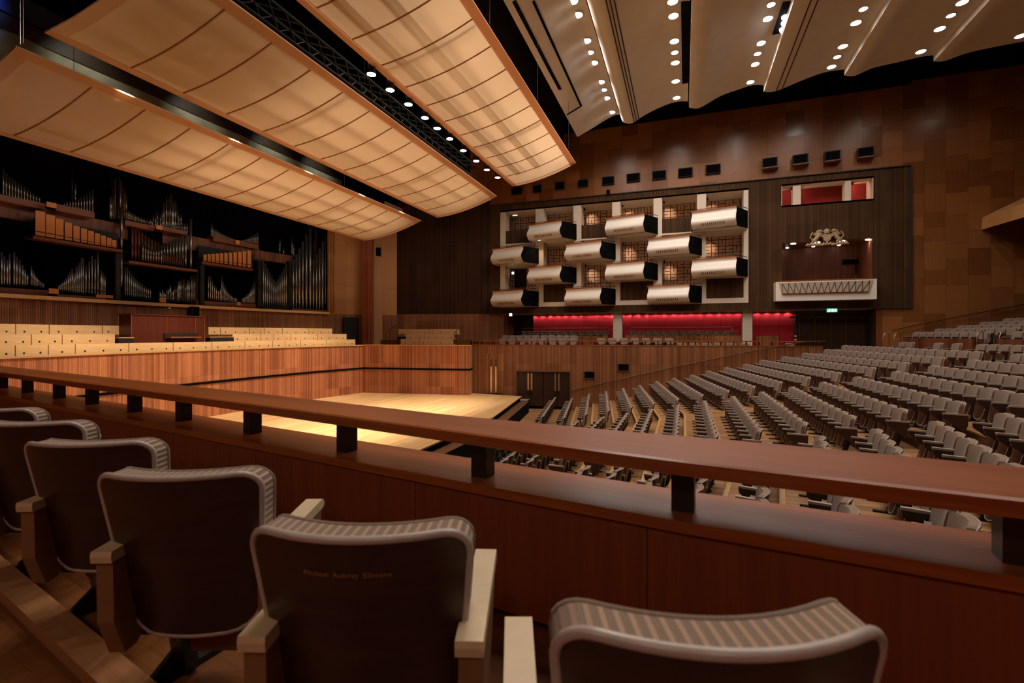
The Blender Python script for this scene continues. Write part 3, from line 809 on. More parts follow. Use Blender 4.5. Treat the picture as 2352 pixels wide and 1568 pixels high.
# the rest of the bar carries on towards the near end (out of the frame): the same lamps as plain lights
for y in (7.2, 9.0, 10.8): light('bulb', 'SPOT', (-9.05, y, ZC + 8.6), 1.0, (1.0, .86, .68), None, (-12.6, y + .5, ZS), .12, .78, .8).data['tune'] = 'stage'
for y in (9, 12.5, 16, 19.5, 23): light('bulb', 'SPOT', (-14.25, y, ZC + 7.1), 1.0, (1.0, .85, .66), None, (-18.9, y, ZC - .6), .12, .92, .8).data['tune'] = 'stage2'  # second unseen row, added to brighten the choir benches and rear wall
root = empty('equipment_rack', (-18.3, 26.4, ZC + 8.0), 0, 'brown boarded lighting platform hung behind the far tip of the lowest reflector', 'platform')
m = MB(); m.box((0, 0, 0), (1.5, 2.0, .12), 0); m.build('deck', [M['pillar_wood']], root); m = MB(); m.box((.78, 0, .1), (.06, 2.0, .3)); m.build('fascia', [M['silver_trim']], root)
light('blue_lamp', 'SPOT', (-22.8, 10.0, ZC + 13.7), 500, (.12, .28, 1.0), None, (-24.6, 9.6, ZC + 12.7), .1, 1.3, .8)
for y in (8, 13, 18, 23, 27): light('bulb', 'SPOT', (-22.6, y, ZC + 12.6), 1.0, (1.0, .95, .78), None, (-24.5, y + .4, ZC + 11.1), .1, 1.6, .9).data['tune'] = 'concrete'
p = at_x(46, 30, -14.9); m = MB(); m.tube([(p.x, p.y, ZC + 6.9), (p.x, p.y, ZC + 17)], .02, 6); m.tube([(p.x + .12, p.y, ZC + 6.9), (p.x + .12, p.y, ZC + 17)], .012, 6)
o = m.build('winch_cable', [M['chrome']]); tag(o, 'twin steel winch cables catching blue light over the lowest reflector', 'cable')
light('blue_lamp', 'SPOT', (p.x + 2.5, p.y - 1.0, ZC + 14.5), 300, (.2, .35, 1.0), None, (p.x, p.y, ZC + 10.5), .2, .6, .9)

# =================================================================== organ
def on_org(px, py, back=0.0):
    """where a sight line meets the organ front, set back by so much"""
    best, miss = None, 9e9
    for a, b in zip(org[:-1], org[1:]):
        d = Vector((b[0] - a[0], b[1] - a[1], 0)); n = Vector((-d.y, d.x, 0)).normalized()
        p0 = Vector((a[0], a[1], 0)) + n * back
        P = at_pl(px, py, p0, n); t = (P - p0).dot(d) / d.length_squared; e = max(0, -t, t - 1)
        if e < miss: best, miss = P, e
    return best
def scale_at(P): return (P - EYE).dot(FW) / F
c4 = lambda x, y: (x / 4.9, 340 + y / 4.9)
c5 = lambda x, y: (400 + x / 4.9, 440 + y / 4.9)
def pipe(parent, x, ytop, ybase, wpx, mat='tin', back=.35, foot=None, nm='pipe'):
    """one metal flue pipe: body with a mouth, tapered foot"""
    P = on_org(x, ybase, back); s = scale_at(P); r = max(wpx * s / 2, .022)
    zt = ZC + (HY - ytop) * s; zb = P.z; h = zt - zb
    fh = min(foot * s if foot else .28, h * .35)
    m = MB(); m.lathe([(r * .25, 0), (r * .98, fh * .96), (r * .9, fh), (r * .9, fh + r * .5), (r, fh + r * .6), (r, h), (r * .82, h), (r * .82, h - .15)], 10)
    o = m.build(nm, [M[mat]], parent); o.location = Vector((P.x, P.y, zb)) - Vector(parent.location); return o
def chest(parent, x0, y0a, y0b, x1, y1a, y1b, back=.2, mat='chest_wood', depth=.5, nm='wind_chest'):
    A, B = on_org(x0, y0b, back), on_org(x1, y1b, back); m = MB()
    ha = (y0b - y0a) * scale_at(A); hb = (y1b - y1a) * scale_at(B)
    hh = (ha + hb) / 2; zc = (A.z + B.z) / 2 + hh / 2
    d = (B - A); d.z = 0; n = Vector((-d.y, d.x, 0)).normalized() * depth / 2
    m.bar((A.x + n.x, A.y + n.y, zc), (B.x + n.x, B.y + n.y, zc), depth, hh)
    o = m.build(nm, [M[mat]], parent); o.location = -Vector(parent.location); return o
def division(px, py, label):
    P = on_org(px, py, .2); return empty('organ_division', P, 0, label, 'organ pipes', 'divisions of the pipe organ')
def ramp_pipes(root, cv, xs, tops, base, w, mat='tin', back=.35, foot=30):
    """xs, tops in a crop's pixels; base = (left, right)"""
    n = len(xs)
    for i, x in enumerate(xs):
        f = (x - xs[0]) / max(xs[-1] - xs[0], 1); X, T = cv(x, tops[i]); _, Bq = cv(x, base[0] + (base[1] - base[0]) * f)
        pipe(root, X, T, Bq, (w[i] if isinstance(w, list) else w) / 4.9, mat, back, foot / 4.9)
def lerp(a, b, n, p=1.0): return [a + (b - a) * (i / (n - 1)) ** p for i in range(n)]
# 1 upper tier, near end
r = division(*c4(180, 560), 'grey pipes falling in a curve on the highest tier, near end of the organ')
ramp_pipes(r, c4, lerp(35, 440, 13), [240, 285, 325, 340, 362, 388, 412, 435, 462, 488, 512, 532, 548], (530, 640), 20)
chest(r, *c4(-20, 530), c4(0, 600)[1], *c4(510, 610), c4(0, 680)[1])
# 2
r = division(*c4(860, 700), 'small grey pipes rising towards the centre beside a pale bright pipe, high on the organ')
ramp_pipes(r, c4, lerp(690, 1040, 12), [640, 625, 612, 602, 590, 580, 570, 556, 540, 520, 492, 465], (660, 735), 17)
pipe(r, *c4(803, 250), c4(0, 640)[1], 7, 'black_metal', .9); pipe(r, *c4(845, 398), c4(0, 640)[1], 4.2, 'tin', .6)
chest(r, *c4(635, 625), c4(0, 705)[1], *c4(1065, 720), c4(0, 785)[1])
# 3 centre towers
r = division(*c4(1330, 760), 'tall crowded cluster of thin pipes behind the centre of the organ')
random.seed(3)
for i in range(30):
    x = 1235 + random.random() * 190; t = 300 + abs(x - 1320) * 1.6 + random.random() * 190
    pipe(r, *c4(x, t), c4(x, 800)[1], 3 + random.random() * 1.6, 'tin' if i % 3 else 'copper', .5 + random.random() * .6)
pipe(r, *c4(1248, 270), c4(0, 560)[1], 6, 'black_metal', 1.0)
ramp_pipes(r, c4, lerp(1425, 1640, 14), lerp(690, 812, 14, .8), (800, 850), 12, 'tin', .3, 16)
chest(r, *c4(1410, 815), c4(0, 872)[1], *c4(1740, 870), c4(0, 925)[1])
for x, t, b in ((1365, 672, 1150), (1365, 1165, 1560)): pipe(r, *c4(x, t), c4(x, b)[1], 5.8, 'tin', .3)
r = division(*c4(1830, 860), 'peaked cluster of thin grey pipes high over the centre of the organ')
for i in range(46):
    x = 1590 + 420 * i / 45; pk = 1925
    t = 490 + abs(x - pk) * (1.15 if x < pk else 2.2) + random.random() * 130
    pipe(r, *c4(x, min(t, 850)), c4(x, 900)[1], 2.6 + random.random() * 1.4, 'tin', .4 + random.random() * .8)
ramp_pipes(r, c4, lerp(1945, 2110, 10), lerp(870, 848, 10), (920, 955), 11, 'tin', .25, 14)
pipe(r, *c4(2036, 748), c4(0, 900)[1], 4, 'tin', .4); pipe(r, *c4(2146, 800), c4(0, 1360)[1], 6, 'tin', .3)
chest(r, *c4(1830, 890), c4(0, 935)[1], *c4(2110, 925), c4(0, 968)[1])
# the boarded band between the tiers
root = empty('organ_screen', on_org(200, 490, .45), 0, 'reddish brown boarded band running along the middle of the organ between the tiers', 'organ case')
for (x0, a0, b0), (x1, a1, b1) in (((-20, 575, 785), (1440, 865, 1018)), ((2105, 1000, 1140), (2380, 1040, 1180))):
    X0, A0 = c4(x0, a0); _, B0 = c4(x0, b0); X1, A1 = c4(x1, a1); _, B1 = c4(x1, b1); chest(root, X0, A0, B0, X1, A1, B1, .55, 'organ_wood', .08, 'board_panel')
X0, A0 = c5(145, 518); _, B0 = c5(0, 648); X1, A1 = c5(960, 620); _, B1 = c5(0, 770); chest(root, X0, A0, B0, X1, A1, B1, .55, 'organ_wood', .08, 'board_panel')
X0, A0 = c5(870, 655); _, B0 = c5(0, 765); X1, A1 = c5(1335, 715); _, B1 = c5(0, 812); chest(root, X0, A0, B0, X1, A1, B1, .55, 'organ_wood', .08, 'board_panel')
X0, A0 = c4(1830, 920); _, B0 = c4(0, 1085); X1, A1 = c4(2110, 960); _, B1 = c4(0, 1110); chest(root, X0, A0, B0, X1, A1, B1, .6, 'organ_wood', .08, 'board_panel')
# square wooden pipes on trays
def wooden(cv, xs, tops, bots, ws, tray, label):
    r = division(*cv(xs[0], bots[0]), label)
    for x, t, b, w_ in zip(xs, tops, bots, ws):
        P = on_org(*cv(x, b), .05); s = scale_at(P); m = MB(); W_ = w_ / 4.9 * s; Hh = (b - t) / 4.9 * s
        m.box((0, 0, Hh / 2), (.05, W_ * .9, Hh), 0); o = m.build('square_pipe', [M['box_wood']], r); o.location = P - Vector(r.location)
        m = MB(); m.box((.028, 0, Hh * .16), (.01, W_ * .86, Hh * .035)); q = m.build('mouth', [M['black']], o)
    chest(r, *cv(tray[0], tray[1]), cv(0, tray[2])[1], *cv(tray[3], tray[4]), cv(0, tray[5])[1], -.05, 'chest_wood', .5, 'tray')
    chest(r, *cv(xs[0] - 70, min(tops[0], tops[-1]) - 10), cv(0, bots[0])[1], *cv(xs[-1] + 50, max(tops[0], tops[-1]) if tops[-1] > tops[0] else tops[-1]), cv(0, bots[-1])[1], .35, 'black', .04, 'backboard')
wooden(c4, [450, 563, 667, 767, 858, 942, 1020, 1092, 1160, 1225, 1282], [710, 752, 795, 838, 877, 905, 932, 960, 985, 1010, 1035],
       [988, 1005, 1021, 1036, 1050, 1064, 1076, 1088, 1098, 1107, 1116], [95, 88, 80, 74, 66, 64, 60, 56, 52, 50, 48], (375, 1000, 1030, 1380, 1130, 1160),
       'row of square orange wooden pipes descending on a tray, near half of the organ')
wooden(c5, [345, 392, 437, 484, 531, 581, 633, 685, 737, 789, 843], [708, 704, 700, 697, 693, 690, 687, 683, 677, 671, 664],
       [782, 788, 794, 800, 806, 813, 820, 828, 836, 844, 852], [38, 39, 40, 41, 42, 43, 44, 46, 47, 48, 50], (315, 790, 815, 890, 862, 885),
       'row of square orange wooden pipes growing taller on a tray, far half of the organ')
# central framed display
r = division(*c4(1800, 1270), 'copper and silver pipes crossing in a framed bay at the centre of the organ')
ramp_pipes(r, c4, lerp(1488, 1815, 10), [880, 905, 930, 955, 980, 1005, 1030, 1052, 1070, 1085], (1262, 1305), 26, 'copper', .32, 60)
ramp_pipes(r, c4, lerp(1605, 1815, 8), [1068, 1092, 1115, 1132, 1140, 1140, 1130, 1105], (1278, 1302), 22, 'tin', .1, 50)
ramp_pipes(r, c4, lerp(1848, 2088, 8), [1088, 1075, 1058, 1040, 1022, 1005, 988, 975], (1300, 1340), 25, 'tin', .2, 55)
ramp_pipes(r, c4, lerp(1838, 2060, 12), lerp(1170, 1245, 12), (1300, 1335), 14, 'copper', .05, 30)
chest(r, *c4(1455, 1272), c4(0, 1298)[1], *c4(2222, 1362), c4(0, 1388)[1], -.05, 'chest_wood', .5, 'tray')
# lower tier
r = division(*c4(160, 1530), 'brownish pipes falling away from the near end of the lowest organ tier')
ramp_pipes(r, c4, [15, 45, 78, 105, 155, 185, 218, 252, 278, 305], [1170, 1215, 1250, 1190, 1170, 1220, 1255, 1320, 1370, 1420], (1535, 1550), 22)
ramp_pipes(r, c4, lerp(350, 488, 9), [1325, 1372, 1405, 1435, 1458, 1480, 1500, 1515, 1528], (1550, 1572), 13)
chest(r, *c4(-20, 1560), c4(0, 1625)[1], *c4(540, 1605), c4(0, 1660)[1])
r = division(*c4(900, 1600), 'grey and brown pipes rising towards the centre on the lowest organ tier')
ramp_pipes(r, c4, lerp(660, 935, 14), [1545, 1530, 1510, 1488, 1462, 1432, 1400, 1360, 1410, 1345, 1320, 1290, 1240, 1240], (1600, 1640), 18)
ramp_pipes(r, c4, [965, 1000, 1033, 1068, 1100, 1135, 1155, 1178], [1325, 1275, 1210, 1250, 1160, 1375, 1405, 1435], (1635, 1665), 20, 'tin')
chest(r, *c4(640, 1630), c4(0, 1690)[1], *c4(1190, 1690), c4(0, 1735)[1])
r = division(*c4(1700, 1690), 'bright pipes falling in a curve below the framed bay, lowest organ tier')
ramp_pipes(r, c4, lerp(1408, 1690, 13), [1340, 1345, 1380, 1415, 1445, 1470, 1495, 1515, 1535, 1552, 1568, 1582, 1594], (1660, 1700), 16)
for i in range(30):
    x = 1800 + 430 * i / 29; pipe(r, *c4(x, 1600 - (x - 1800) * .52 + random.random() * 90), c4(x, 1715 + (x - 1800) * .07)[1], 2.8 + random.random(), 'tin', .3 + random.random() * .5)
chest(r, *c4(1400, 1705), c4(0, 1745)[1], *c4(2240, 1775), c4(0, 1815)[1])
r = division(*c5(560, 1240), 'symmetrical U of slender pipes below the far tray of wooden pipes')
ramp_pipes(r, c5, lerp(262, 320, 4), [810, 850, 905, 930], (1200, 1205), 15); ramp_pipes(r, c5, lerp(385, 520, 7), [955, 950, 1010, 1050, 1080, 1110, 1085], (1210, 1230), 15)
ramp_pipes(r, c5, lerp(535, 702, 12), [958, 1010, 1052, 1088, 1116, 1138, 1156, 1170, 1182, 1190, 1196, 1200], (1235, 1255), 12)
ramp_pipes(r, c5, lerp(765, 912, 12), [1200, 1194, 1186, 1176, 1164, 1148, 1128, 1104, 1078, 1048, 1016, 985], (1255, 1275), 12)
chest(r, *c5(250, 1225), c5(0, 1275)[1], *c5(960, 1268), c5(0, 1312)[1])
r = division(*c5(1130, 1285), 'V of eleven pipes between two black posts, beside the tallest pipes')
ramp_pipes(r, c5, lerp(1003, 1260, 12), [755, 808, 862, 910, 952, 990, 1010, 982, 942, 902, 860, 815], (1285, 1298), 20, 'tin', .2, 62)
chest(r, *c5(985, 1290), c5(0, 1318)[1], *c5(1290, 1298), c5(0, 1328)[1], .05, 'black', .4)
r = division(*c5(1540, 1320), 'tallest grey pipes in two rising runs at the far end of the organ')
ramp_pipes(r, c5, [1340, 1374, 1408, 1446, 1487, 1529], [765, 705, 640, 565, 485, 405], (1318, 1325), [27, 28, 30, 31, 32, 34], 'tin', .2, 85)
ramp_pipes(r, c5, [1566, 1600, 1634, 1668, 1707, 1746], [765, 708, 636, 565, 482, 425], (1325, 1335), [26, 27, 28, 29, 30, 31], 'tin', .2, 85)
for x, t in ((1572, 560), (1592, 430), (1636, 425), (1685, 470)): pipe(r, *c5(x, t), c5(x, 1250)[1], 4.5, 'copper', .8)
chest(r, *c5(1330, 1318), c5(0, 1345)[1], *c5(1790, 1335), c5(0, 1360)[1], .05)
r = division(*c5(680, 560), 'shallow curve of small pipes on the upper tier over the far wooden pipes')
ramp_pipes(r, c5, lerp(418, 700, 22), [360 + 190 * (i / 21) ** .62 for i in range(22)], (500, 545), 9, 'tin', .3, 14)
ramp_pipes(r, c5, lerp(715, 942, 18), [550, 552, 552, 550, 547, 544, 540, 535, 529, 522, 514, 505, 496, 488, 480, 474, 468, 462], (548, 590), 9, 'tin', .3, 14)
chest(r, *c5(440, 500), c5(0, 560)[1], *c5(950, 585), c5(0, 640)[1], .35)
for x, t, b in ((1188, 540, 700), (1230, 640, 760), (1325, 530, 720), (1345, 600, 740)): pipe(r, *c5(x, t), c5(x, b)[1], 3.6, 'tin', .7)
# little tan plaques on the wind chests, posts
for i, (cv, x, y, w_, h_) in enumerate(((c4, 575, 640, 90, 55), (c4, 1790, 893, 66, 44), (c5, 712, 568, 46, 44), (c4, 472, 1768 - 150, 0, 0), (c5, 725, 1262, 46, 38))):
    if w_ == 0: continue
    P = on_org(*cv(x, y), -.08); s = scale_at(P); m = MB(); m.box((0, 0, 0), (.06, w_ / 4.9 * s, h_ / 4.9 * s)); o = m.build('organ_plaque', [M['box_wood']]); o.location = P
    tag(o, ('small square tan block on the highest wind chest at the near end of the organ', 'small square tan block on the chest under the peaked pipe cluster', 'small dark-framed tan block on the chest over the far wooden pipes', '', 'small tan block at the foot of the U of slender pipes')[i], 'block')
for i, (x, y, w_, h_) in enumerate(((122.5, 668.5, 18, 12), (240, 680.5, 34, 7), (373, 689, 14, 10))):
    P = on_org(x, y, -.1); s = scale_at(P); m = MB(); m.box((0, 0, 0), (.06, w_ * s, h_ * s)); o = m.build('organ_plaque', [M['box_wood']]); o.location = P
    tag(o, ('square tan block standing on the organ shelf under the near gap between pipes', 'long low tan block standing on the organ shelf under the grey and brown pipes', 'square tan block on the organ shelf below the framed bay')[i], 'block')
for i, (x, t, b) in enumerate(((268, 575, 690), (462, 600, 700), (594, 598, 705), (664, 600, 706), (770, 520, 712))):
    P = on_org(x, b, .15); s = scale_at(P); m = MB(); m.box((0, 0, (b - t) * s / 2), (.2, 10 * s, (b - t) * s)); o = m.build('organ_post', [M['black']]); o.location = P
    tag(o, 'black upright post of the organ, %s from the near end' % ORD[i], 'post', 'black posts of the organ')
# organ console among the choir seats
A = at_x(308, 780, -20.6); B = at_x(476, 780, -20.6)
root = empty('organ_console', (-20.9, (A.y + B.y) / 2, ZC - .78), 0, 'large reddish brown organ console with folded lid amid the pale choir benches', 'organ console')
wd = B.y - A.y
m = MB(); m.box((-.25, 0, .77), (.7, wd, 1.54)); m.build('case', [M['console']], root)
m = MB()
for f in (-.5, -.05, .36, .5): m.box((.11, wd * (f if abs(f) < .49 else f * .99), .77), (.04, .03, 1.5))
m.build('stile', [M['pillar_wood']], root)
m = MB(); m.box((-.25, 0, 1.56), (.8, wd + .06, .05)); m.build('lid', [M['console']], root)
m = MB(); m.box((.12, wd * .15, .67), (.05, wd * .48, .24)); m.build('keyboard_recess', [M['black']], root)
m = MB(); m.box((.3, wd * .15, .62), (.35, wd * .44, .06)); m.build('bench', [M['pillar_wood']], root)
p = at_x(387, 708, -21.6); root = empty('conductor_mirror', p, 0, 'small round silvery mirror on an arm over the organ console', 'mirror')
m = MB(); m.lathe([(0, .05), (.1, .04), (.16, 0), (.1, -.03), (0, -.04)], 16); m.build('dish', [M['chrome']], root)
m = MB(); m.tube([(0, 0, 0), (-.8, 0, .1)], .012, 6); m.build('arm', [M['black_metal']], root)
def loudspeaker(P, w_, h_, d_, label, cat='loudspeaker', group=None, rz=0.0, shelf=False, body='black'):
    r = empty('loudspeaker', P, rz, label, cat, group)
    m = MB(); m.box((0, 0, 0), (w_, d_, h_)); m.build('cabinet', [M[body]], r)
    m = MB(); m.box((0, -d_ / 2 - .008, 0), (w_ * .88, .012, h_ * .86)); m.build('grille', [M['deep_black']], r)
    if shelf: m = MB(); m.box((.02, -.02, -h_ / 2 - .035), (w_ * 1.05, d_ * 1.1, .05)); m.build('shelf', [M['riser']], r)
    return r
loudspeaker(at_x(445, 717, -22.6), .36, .55, .3, 'small black loudspeaker hanging under the organ shelf by the console', rz=PI / 2)
loudspeaker(at_y(868, 579, 28.9), .5, .62, .4, 'small black loudspeaker mounted beside the fluted wooden pillar', rz=.4)

# =================================================================== choir benches
def bench(p, q, hgt, label, grp):
    """one length of bench seen from its back... pale slab with a row of dark studs"""
    p = Vector(p); q = Vector(q); d = q - p; L = d.length; a = math.atan2(d.y, d.x)
    r = empty('choir_bench', p, a, label, 'bench', grp)
    m = MB(); m.box((L / 2, 0, hgt / 2), (L - .03, .035, hgt)); m.build('back_panel', [M['bench']], r)
    m = MB(); m.box((L / 2, .2, .02), (L - .03, .4, .05)); m.build('seat', [M['bench']], r)
    n = max(1, round(L / .57))
    for i in range(n):
        s_ = MB(); s_.lathe([(.0, .02), (.022, .018), (.03, 0)], 8, M=Matrix.Rotation(PI / 2, 4, 'X')); o = s_.build('stud', [M['black']], r); o.location = (L * (i + .5) / n, -.018, hgt * .32)
    return r
rows = [(.55, -.72, .36, [-8, 34, 110, 172, 295, 397, 486, 562, 626, 654, 690, 749, 816], 'front row', (None,)),
        (1.40, -.38, .36, [-8, 71, 142, 264, None, 533, 598.5, 628, 668, 729, 796], 'middle row', (None,)),
        (2.25, -.04, .36, [-8, 35, 112, 234, 287, None, 477.5, 505.6, 573, 606, 648, 709, 763], 'back row', (None,))]
def on_line(line, px):
    for a, b in zip(line[:-1], line[1:]):
        d = Vector((b[0] - a[0], b[1] - a[1], 0)); n = Vector((-d.y, d.x, 0)).normalized()
        P = at_pl(px, HY, (a[0], a[1], 0), n); t = (P - Vector((a[0], a[1], P.z))).dot(d) / d.length_squared
        if -.002 <= t <= 1.002: return P
    return at_pl(px, HY, (a[0], a[1], 0), n)
for d_, z_, hgt, xs, nm, _ in rows:
    line = [(x - d_, y) for x, y in choir[::-1]]; i = 0
    line = [(line[0][0] + 1.0, line[0][1] - 4)] + line + [(line[-1][0] + 1.2, line[-1][1] + 4)]
    for a, b in zip(xs[:-1], xs[1:]):
        if a is None or b is None: continue
        A, B = on_line(line, a), on_line(line, b); A.z = B.z = ZC + z_
        bench(A, B, hgt, 'pale wooden choir bench, %s under the organ, %s from its near end' % (nm, ORD[i]), 'pale choir benches'); i += 1
line = [(-20.3, 26.9), (-11.0, 28.6)]
for (z_, dd, xs, nm) in ((-.72, .0, [920, 963, 1042], 'front row'), (-.38, .85, [932, 975, 1045], 'middle row'), (-.04, 1.7, [915, 986, 1056], 'back row')):
    ln = [(x, y + dd) for x, y in line]; i = 0
    for a, b in zip(xs[:-1], xs[1:]):
        A, B = on_line(ln, a), on_line(ln, b); A.z = B.z = ZC + z_
        bench(A, B, .36, 'pale wooden bench at the side of the stage, %s, %s from the pillar' % (nm, ORD[i]), 'side choir benches'); i += 1
mb = MB()
for dd, h in ((-1.2, -1.12), (.35, -.78), (1.2, -.44)):
    a, b = (-19.8, 27.0 + dd), (-11.7, 28.48 + dd); c, d = (-11.7, 28.48 + dd + 1.6), (-19.8, 27 + dd + 1.6); z = ZC + h
    mb.face([(a[0], a[1], z), (b[0], b[1], z), (c[0], c[1], z), (d[0], d[1], z)], 0); wall_strip(mb, [a, b], ZC - 1.4, z, 0)
st(mb.build('floor', [M['dark_floor']]))
# low reading lights and black gaps at the bench ends
for i, (x0, x1, y) in enumerate(((266, 301, 774), (477, 532, 773.5), (914, 932, 772.5))):
    if i < 2: A, B = on_line([(x - 1.45, y_) for x, y_ in choir[::-1]], x0), on_line([(x - 1.45, y_) for x, y_ in choir[::-1]], x1)
    else: A, B = on_line([(-20.3, 27.7), (-11, 29.4)], x0), on_line([(-20.3, 27.7), (-11, 29.4)], x1)
    A.z = B.z = ZC - .3; m = MB(); m.bar(tuple(A), tuple(B), .3, .22); o = m.build('step_box', [M['black']]); m2 = MB(); m2.bar(tuple(A + Vector((0, 0, .14))), tuple(B + Vector((0, 0, .14))), .34, .04); m2.build('tread', [M['nosing']], o)
    tag(o, ('low black step with pale tread at the near side of the organ console', 'low black step with pale tread at the far side of the organ console', 'low black step with pale tread at the stage side benches')[i], 'step')
def handrail(name, pts, r, posts, h, label, mat='bronze', cat='handrail', grp=None, pm='black_metal'):
    root = empty(name, pts[0], 0, label, cat, grp); o = Vector(pts[0])
    m = MB(); m.tube([Vector(p) - o for p in pts], r, 8); m.build('grip', [M[mat]], root)
    for q in posts:
        q = Vector(q) - o; m = MB(); m.tube([q, q - Vector((0, 0, h))], r * .7, 6); m.build('post', [M[pm]], root)
    return root
for i, (x0, y0, x1, y1, Y, nm) in enumerate(((886, 764, 904, 749.5, 27.6, 'slanting bronze handrail with two posts beside the side benches, pillar end'), (1043, 764, 1056, 751, 28.2, 'slanting bronze handrail at the far end of the side benches'), (769, 753, 786, 764, 25.2, 'dark slanting handrail by the doorway at the end of the choir'))):
    A, B = at_y(x0, y0, Y), at_y(x1, y1, Y + .4); handrail('handrail', [A, B, B + Vector((.25, .05, 0))], .022, [A, (A + B) / 2, B], .85, nm)
# =================================================================== boxes on the far wall
WX = {'A': -9.33, 'B': -6.71, 'C': -4.14, 'D': -1.52, 'E': 1.06, 'F': 3.60}
LV = {1: (6.25, 7.27), 2: (4.78, 5.82), 3: (3.36, 4.41), 4: (1.86, 2.93)}
LVN = {1: 'top', 2: 'second', 3: 'third', 4: 'lowest'}
def make_box(root):
    """one projecting box, its wall corner at the origin, x along the wall, y towards the hall is -y; z 0 is the soffit"""
    H = 1.04
    prof = [(.12, 0), (.0, .06), (-.16, .2), (-.24, .34), (-.22, .48), (-.12, .63), (.0, .8), (.03, .93), (-.02, H)]
    def front(t, s_):                  # t 0..1 from the organ end to the wall end
        x = -3.12 + t * 2.38; y = -.72 - t * .56
        off, z = s_; return (x + off * .24, y + off, z)
    m = MB(); ts = [i / 6 for i in range(7)]
    sp = smooth_line(prof, 3)
    m.grid([[front(t, p) for p in sp] for t in ts], 0)
    th = [[(x, y + .05, z) for x, y, z in [front(t, p) for p in sp]] for t in ts]; m.grid([r[::-1] for r in th], 0)
    for t in (0, 1): m.face([front(t, p) for p in sp] + [(x, y + .05, z) for x, y, z in [front(t, p) for p in sp]][::-1], 0)
    m.build('front_panel', [M['white']], root)
    for i in range(12):
        t = .24 + .5 * i / 11; a = front(t, (-.10, .13)); b = front(t, (-.205, .27)); q = MB(); q.bar((a[0], a[1] - .012, a[2]), (b[0], b[1] - .012, b[2]), .035, .012, up=(0, -1, 0)); q.build('slot', [M['bronze']], root)
    m = MB(); a0, a1 = front(1, (.32, 0)), front(1, (0, H))
    fr = [front(1, p) for p in sp]
    m.face([(x + .02, y + .03, z) for x, y, z in fr] + [(0, .0, H), (0, .0, -.0)], 0); m.build('side_panel', [M['deep_black']], root)
    m = MB(); fl = [front(0, p) for p in sp]; m.face(fl + [(-3.15, 0, H), (-3.15, 0, 0)], 0); m.build('side_panel', [M['black']], root)
    m = MB(); b0, b1 = front(0, (.32, .0)), front(1, (.32, .0))
    m.face([b0, b1, (0, .1, 0), (-3.15, .1, 0)], 0); m.face([(b0[0], b0[1], .1), (b1[0], b1[1], .1), (0, .1, .1), (-3.15, .1, .1)], 0); m.build('soffit', [M['white']], root)
    m = MB(); p0, p1 = front(0, (0, H)), front(1, (0, H)); m.bar((p0[0] - .05, p0[1] + .05, H + .02), (p1[0] + .02, p1[1] + .05, H + .03), .2, .07); m.build('ledge', [M['rail_wood']], root)
    m = MB(); z = H + .13
    m.tube([(p0[0], p0[1] + .06, z), (p1[0], p1[1] + .06, z), (-.02, -.05, z)], .02, 6); m.build('rail', [M['bronze']], root)
    for t in (.05, .5, .95):
        a = front(t, (.05, H)); m = MB(); m.tube([(a[0], a[1], H - .05), (a[0], a[1], z)], .016, 6); m.build('rail_post', [M['black_metal']], root)
proto = None; nbox = 0
for c, l in (('A', 2), ('A', 4), ('B', 1), ('B', 3), ('C', 2), ('C', 4), ('D', 1), ('D', 3), ('E', 2), ('E', 4), ('F', 1), ('F', 3)):
    P = Vector((WX[c], 31.5, ZC + LV[l][0]))
    if proto is None:
        proto = empty('theatre_box', P); make_box(proto); r = proto
    else: r = copy_tree(proto); r.location = P
    tag(r, 'white curved theatre box, %s column from the stage, %s tier' % (ORD['ABCDEF'.index(c)], LVN[l]), 'theatre box', 'white boxes on the far wall')
# grid of piers, slabs and lining behind them
mb = MB()
for (a, b) in ((-12.16, -11.78), (-9.57, -9.0), (-6.93, -6.4), (-4.37, -3.85), (-1.79, -1.27), (.78, 1.30), (3.37, 3.66)):
    mb.box(((a + b) / 2, 31.95, Z_(5.18)), (b - a, .88, 6.72))
st(mb.build('column', [M['plaster']]))
cols = [(-12.18, 'A'), (-9.33, 'B'), (-6.71, 'C'), (-4.14, 'D'), (-1.52, 'E'), (1.06, 'F')]
mb, mp = MB(), MB()
for (x0, c), x1 in zip(cols, [q[0] for q in cols[1:]] + [3.63]):
    lv = (2, 4) if c in 'ACE' else (1, 3)
    for l in lv: mb.box(((x0 + x1) / 2, 33.0, Z_(LV[l][0] + .05)), (x1 - x0, 2.9, .12))
    if c in 'ACE':                     # flush boarded parapet of the half storey above
        mp.box(((x0 + x1) / 2, 31.62, Z_(6.72)), (x1 - x0 - .5, .08, .98), 0); mb.box(((x0 + x1) / 2, 33.0, Z_(6.24)), (x1 - x0, 2.9, .1))
    else:
        mp.box(((x0 + x1) / 2, 31.62, Z_(2.72)), (x1 - x0 - .5, .08, 1.24), 0)
mb.box((-4.27, 31.7, Z_(1.99)), (15.8, .42, .3)); mb.box((-4.27, 33.0, Z_(8.6)), (15.8, 3.0, .1))
st(mb.build('wall_box_slab', [M['plaster']])); st(mp.build('wall_box_parapet', [M['dark_panel']]))
mb = MB(); rect_holes(mb, -12.2, 3.65, Z_(1.8), Z_(8.6), [], 33.5, 0); st(mb.build('wall_box_rear', [M['meander']]))
mb = MB(); mb.box((-11.5, 33.4, Z_(6.5)), (.9, .1, 2.2)); mb.box((-11.3, 33.4, Z_(3.6)), (.9, .1, 2.2)); st(mb.build('door_6', [M['black']]))
m = MB(); P = at_y(1183, 492, 32.6); m.box(tuple(P), (.34, .05, .2)); o = m.build('exit_sign', [M['sign_white']]); tag(o, 'small lit white sign in the box opening next to the stage end pier, upper storey', 'sign')
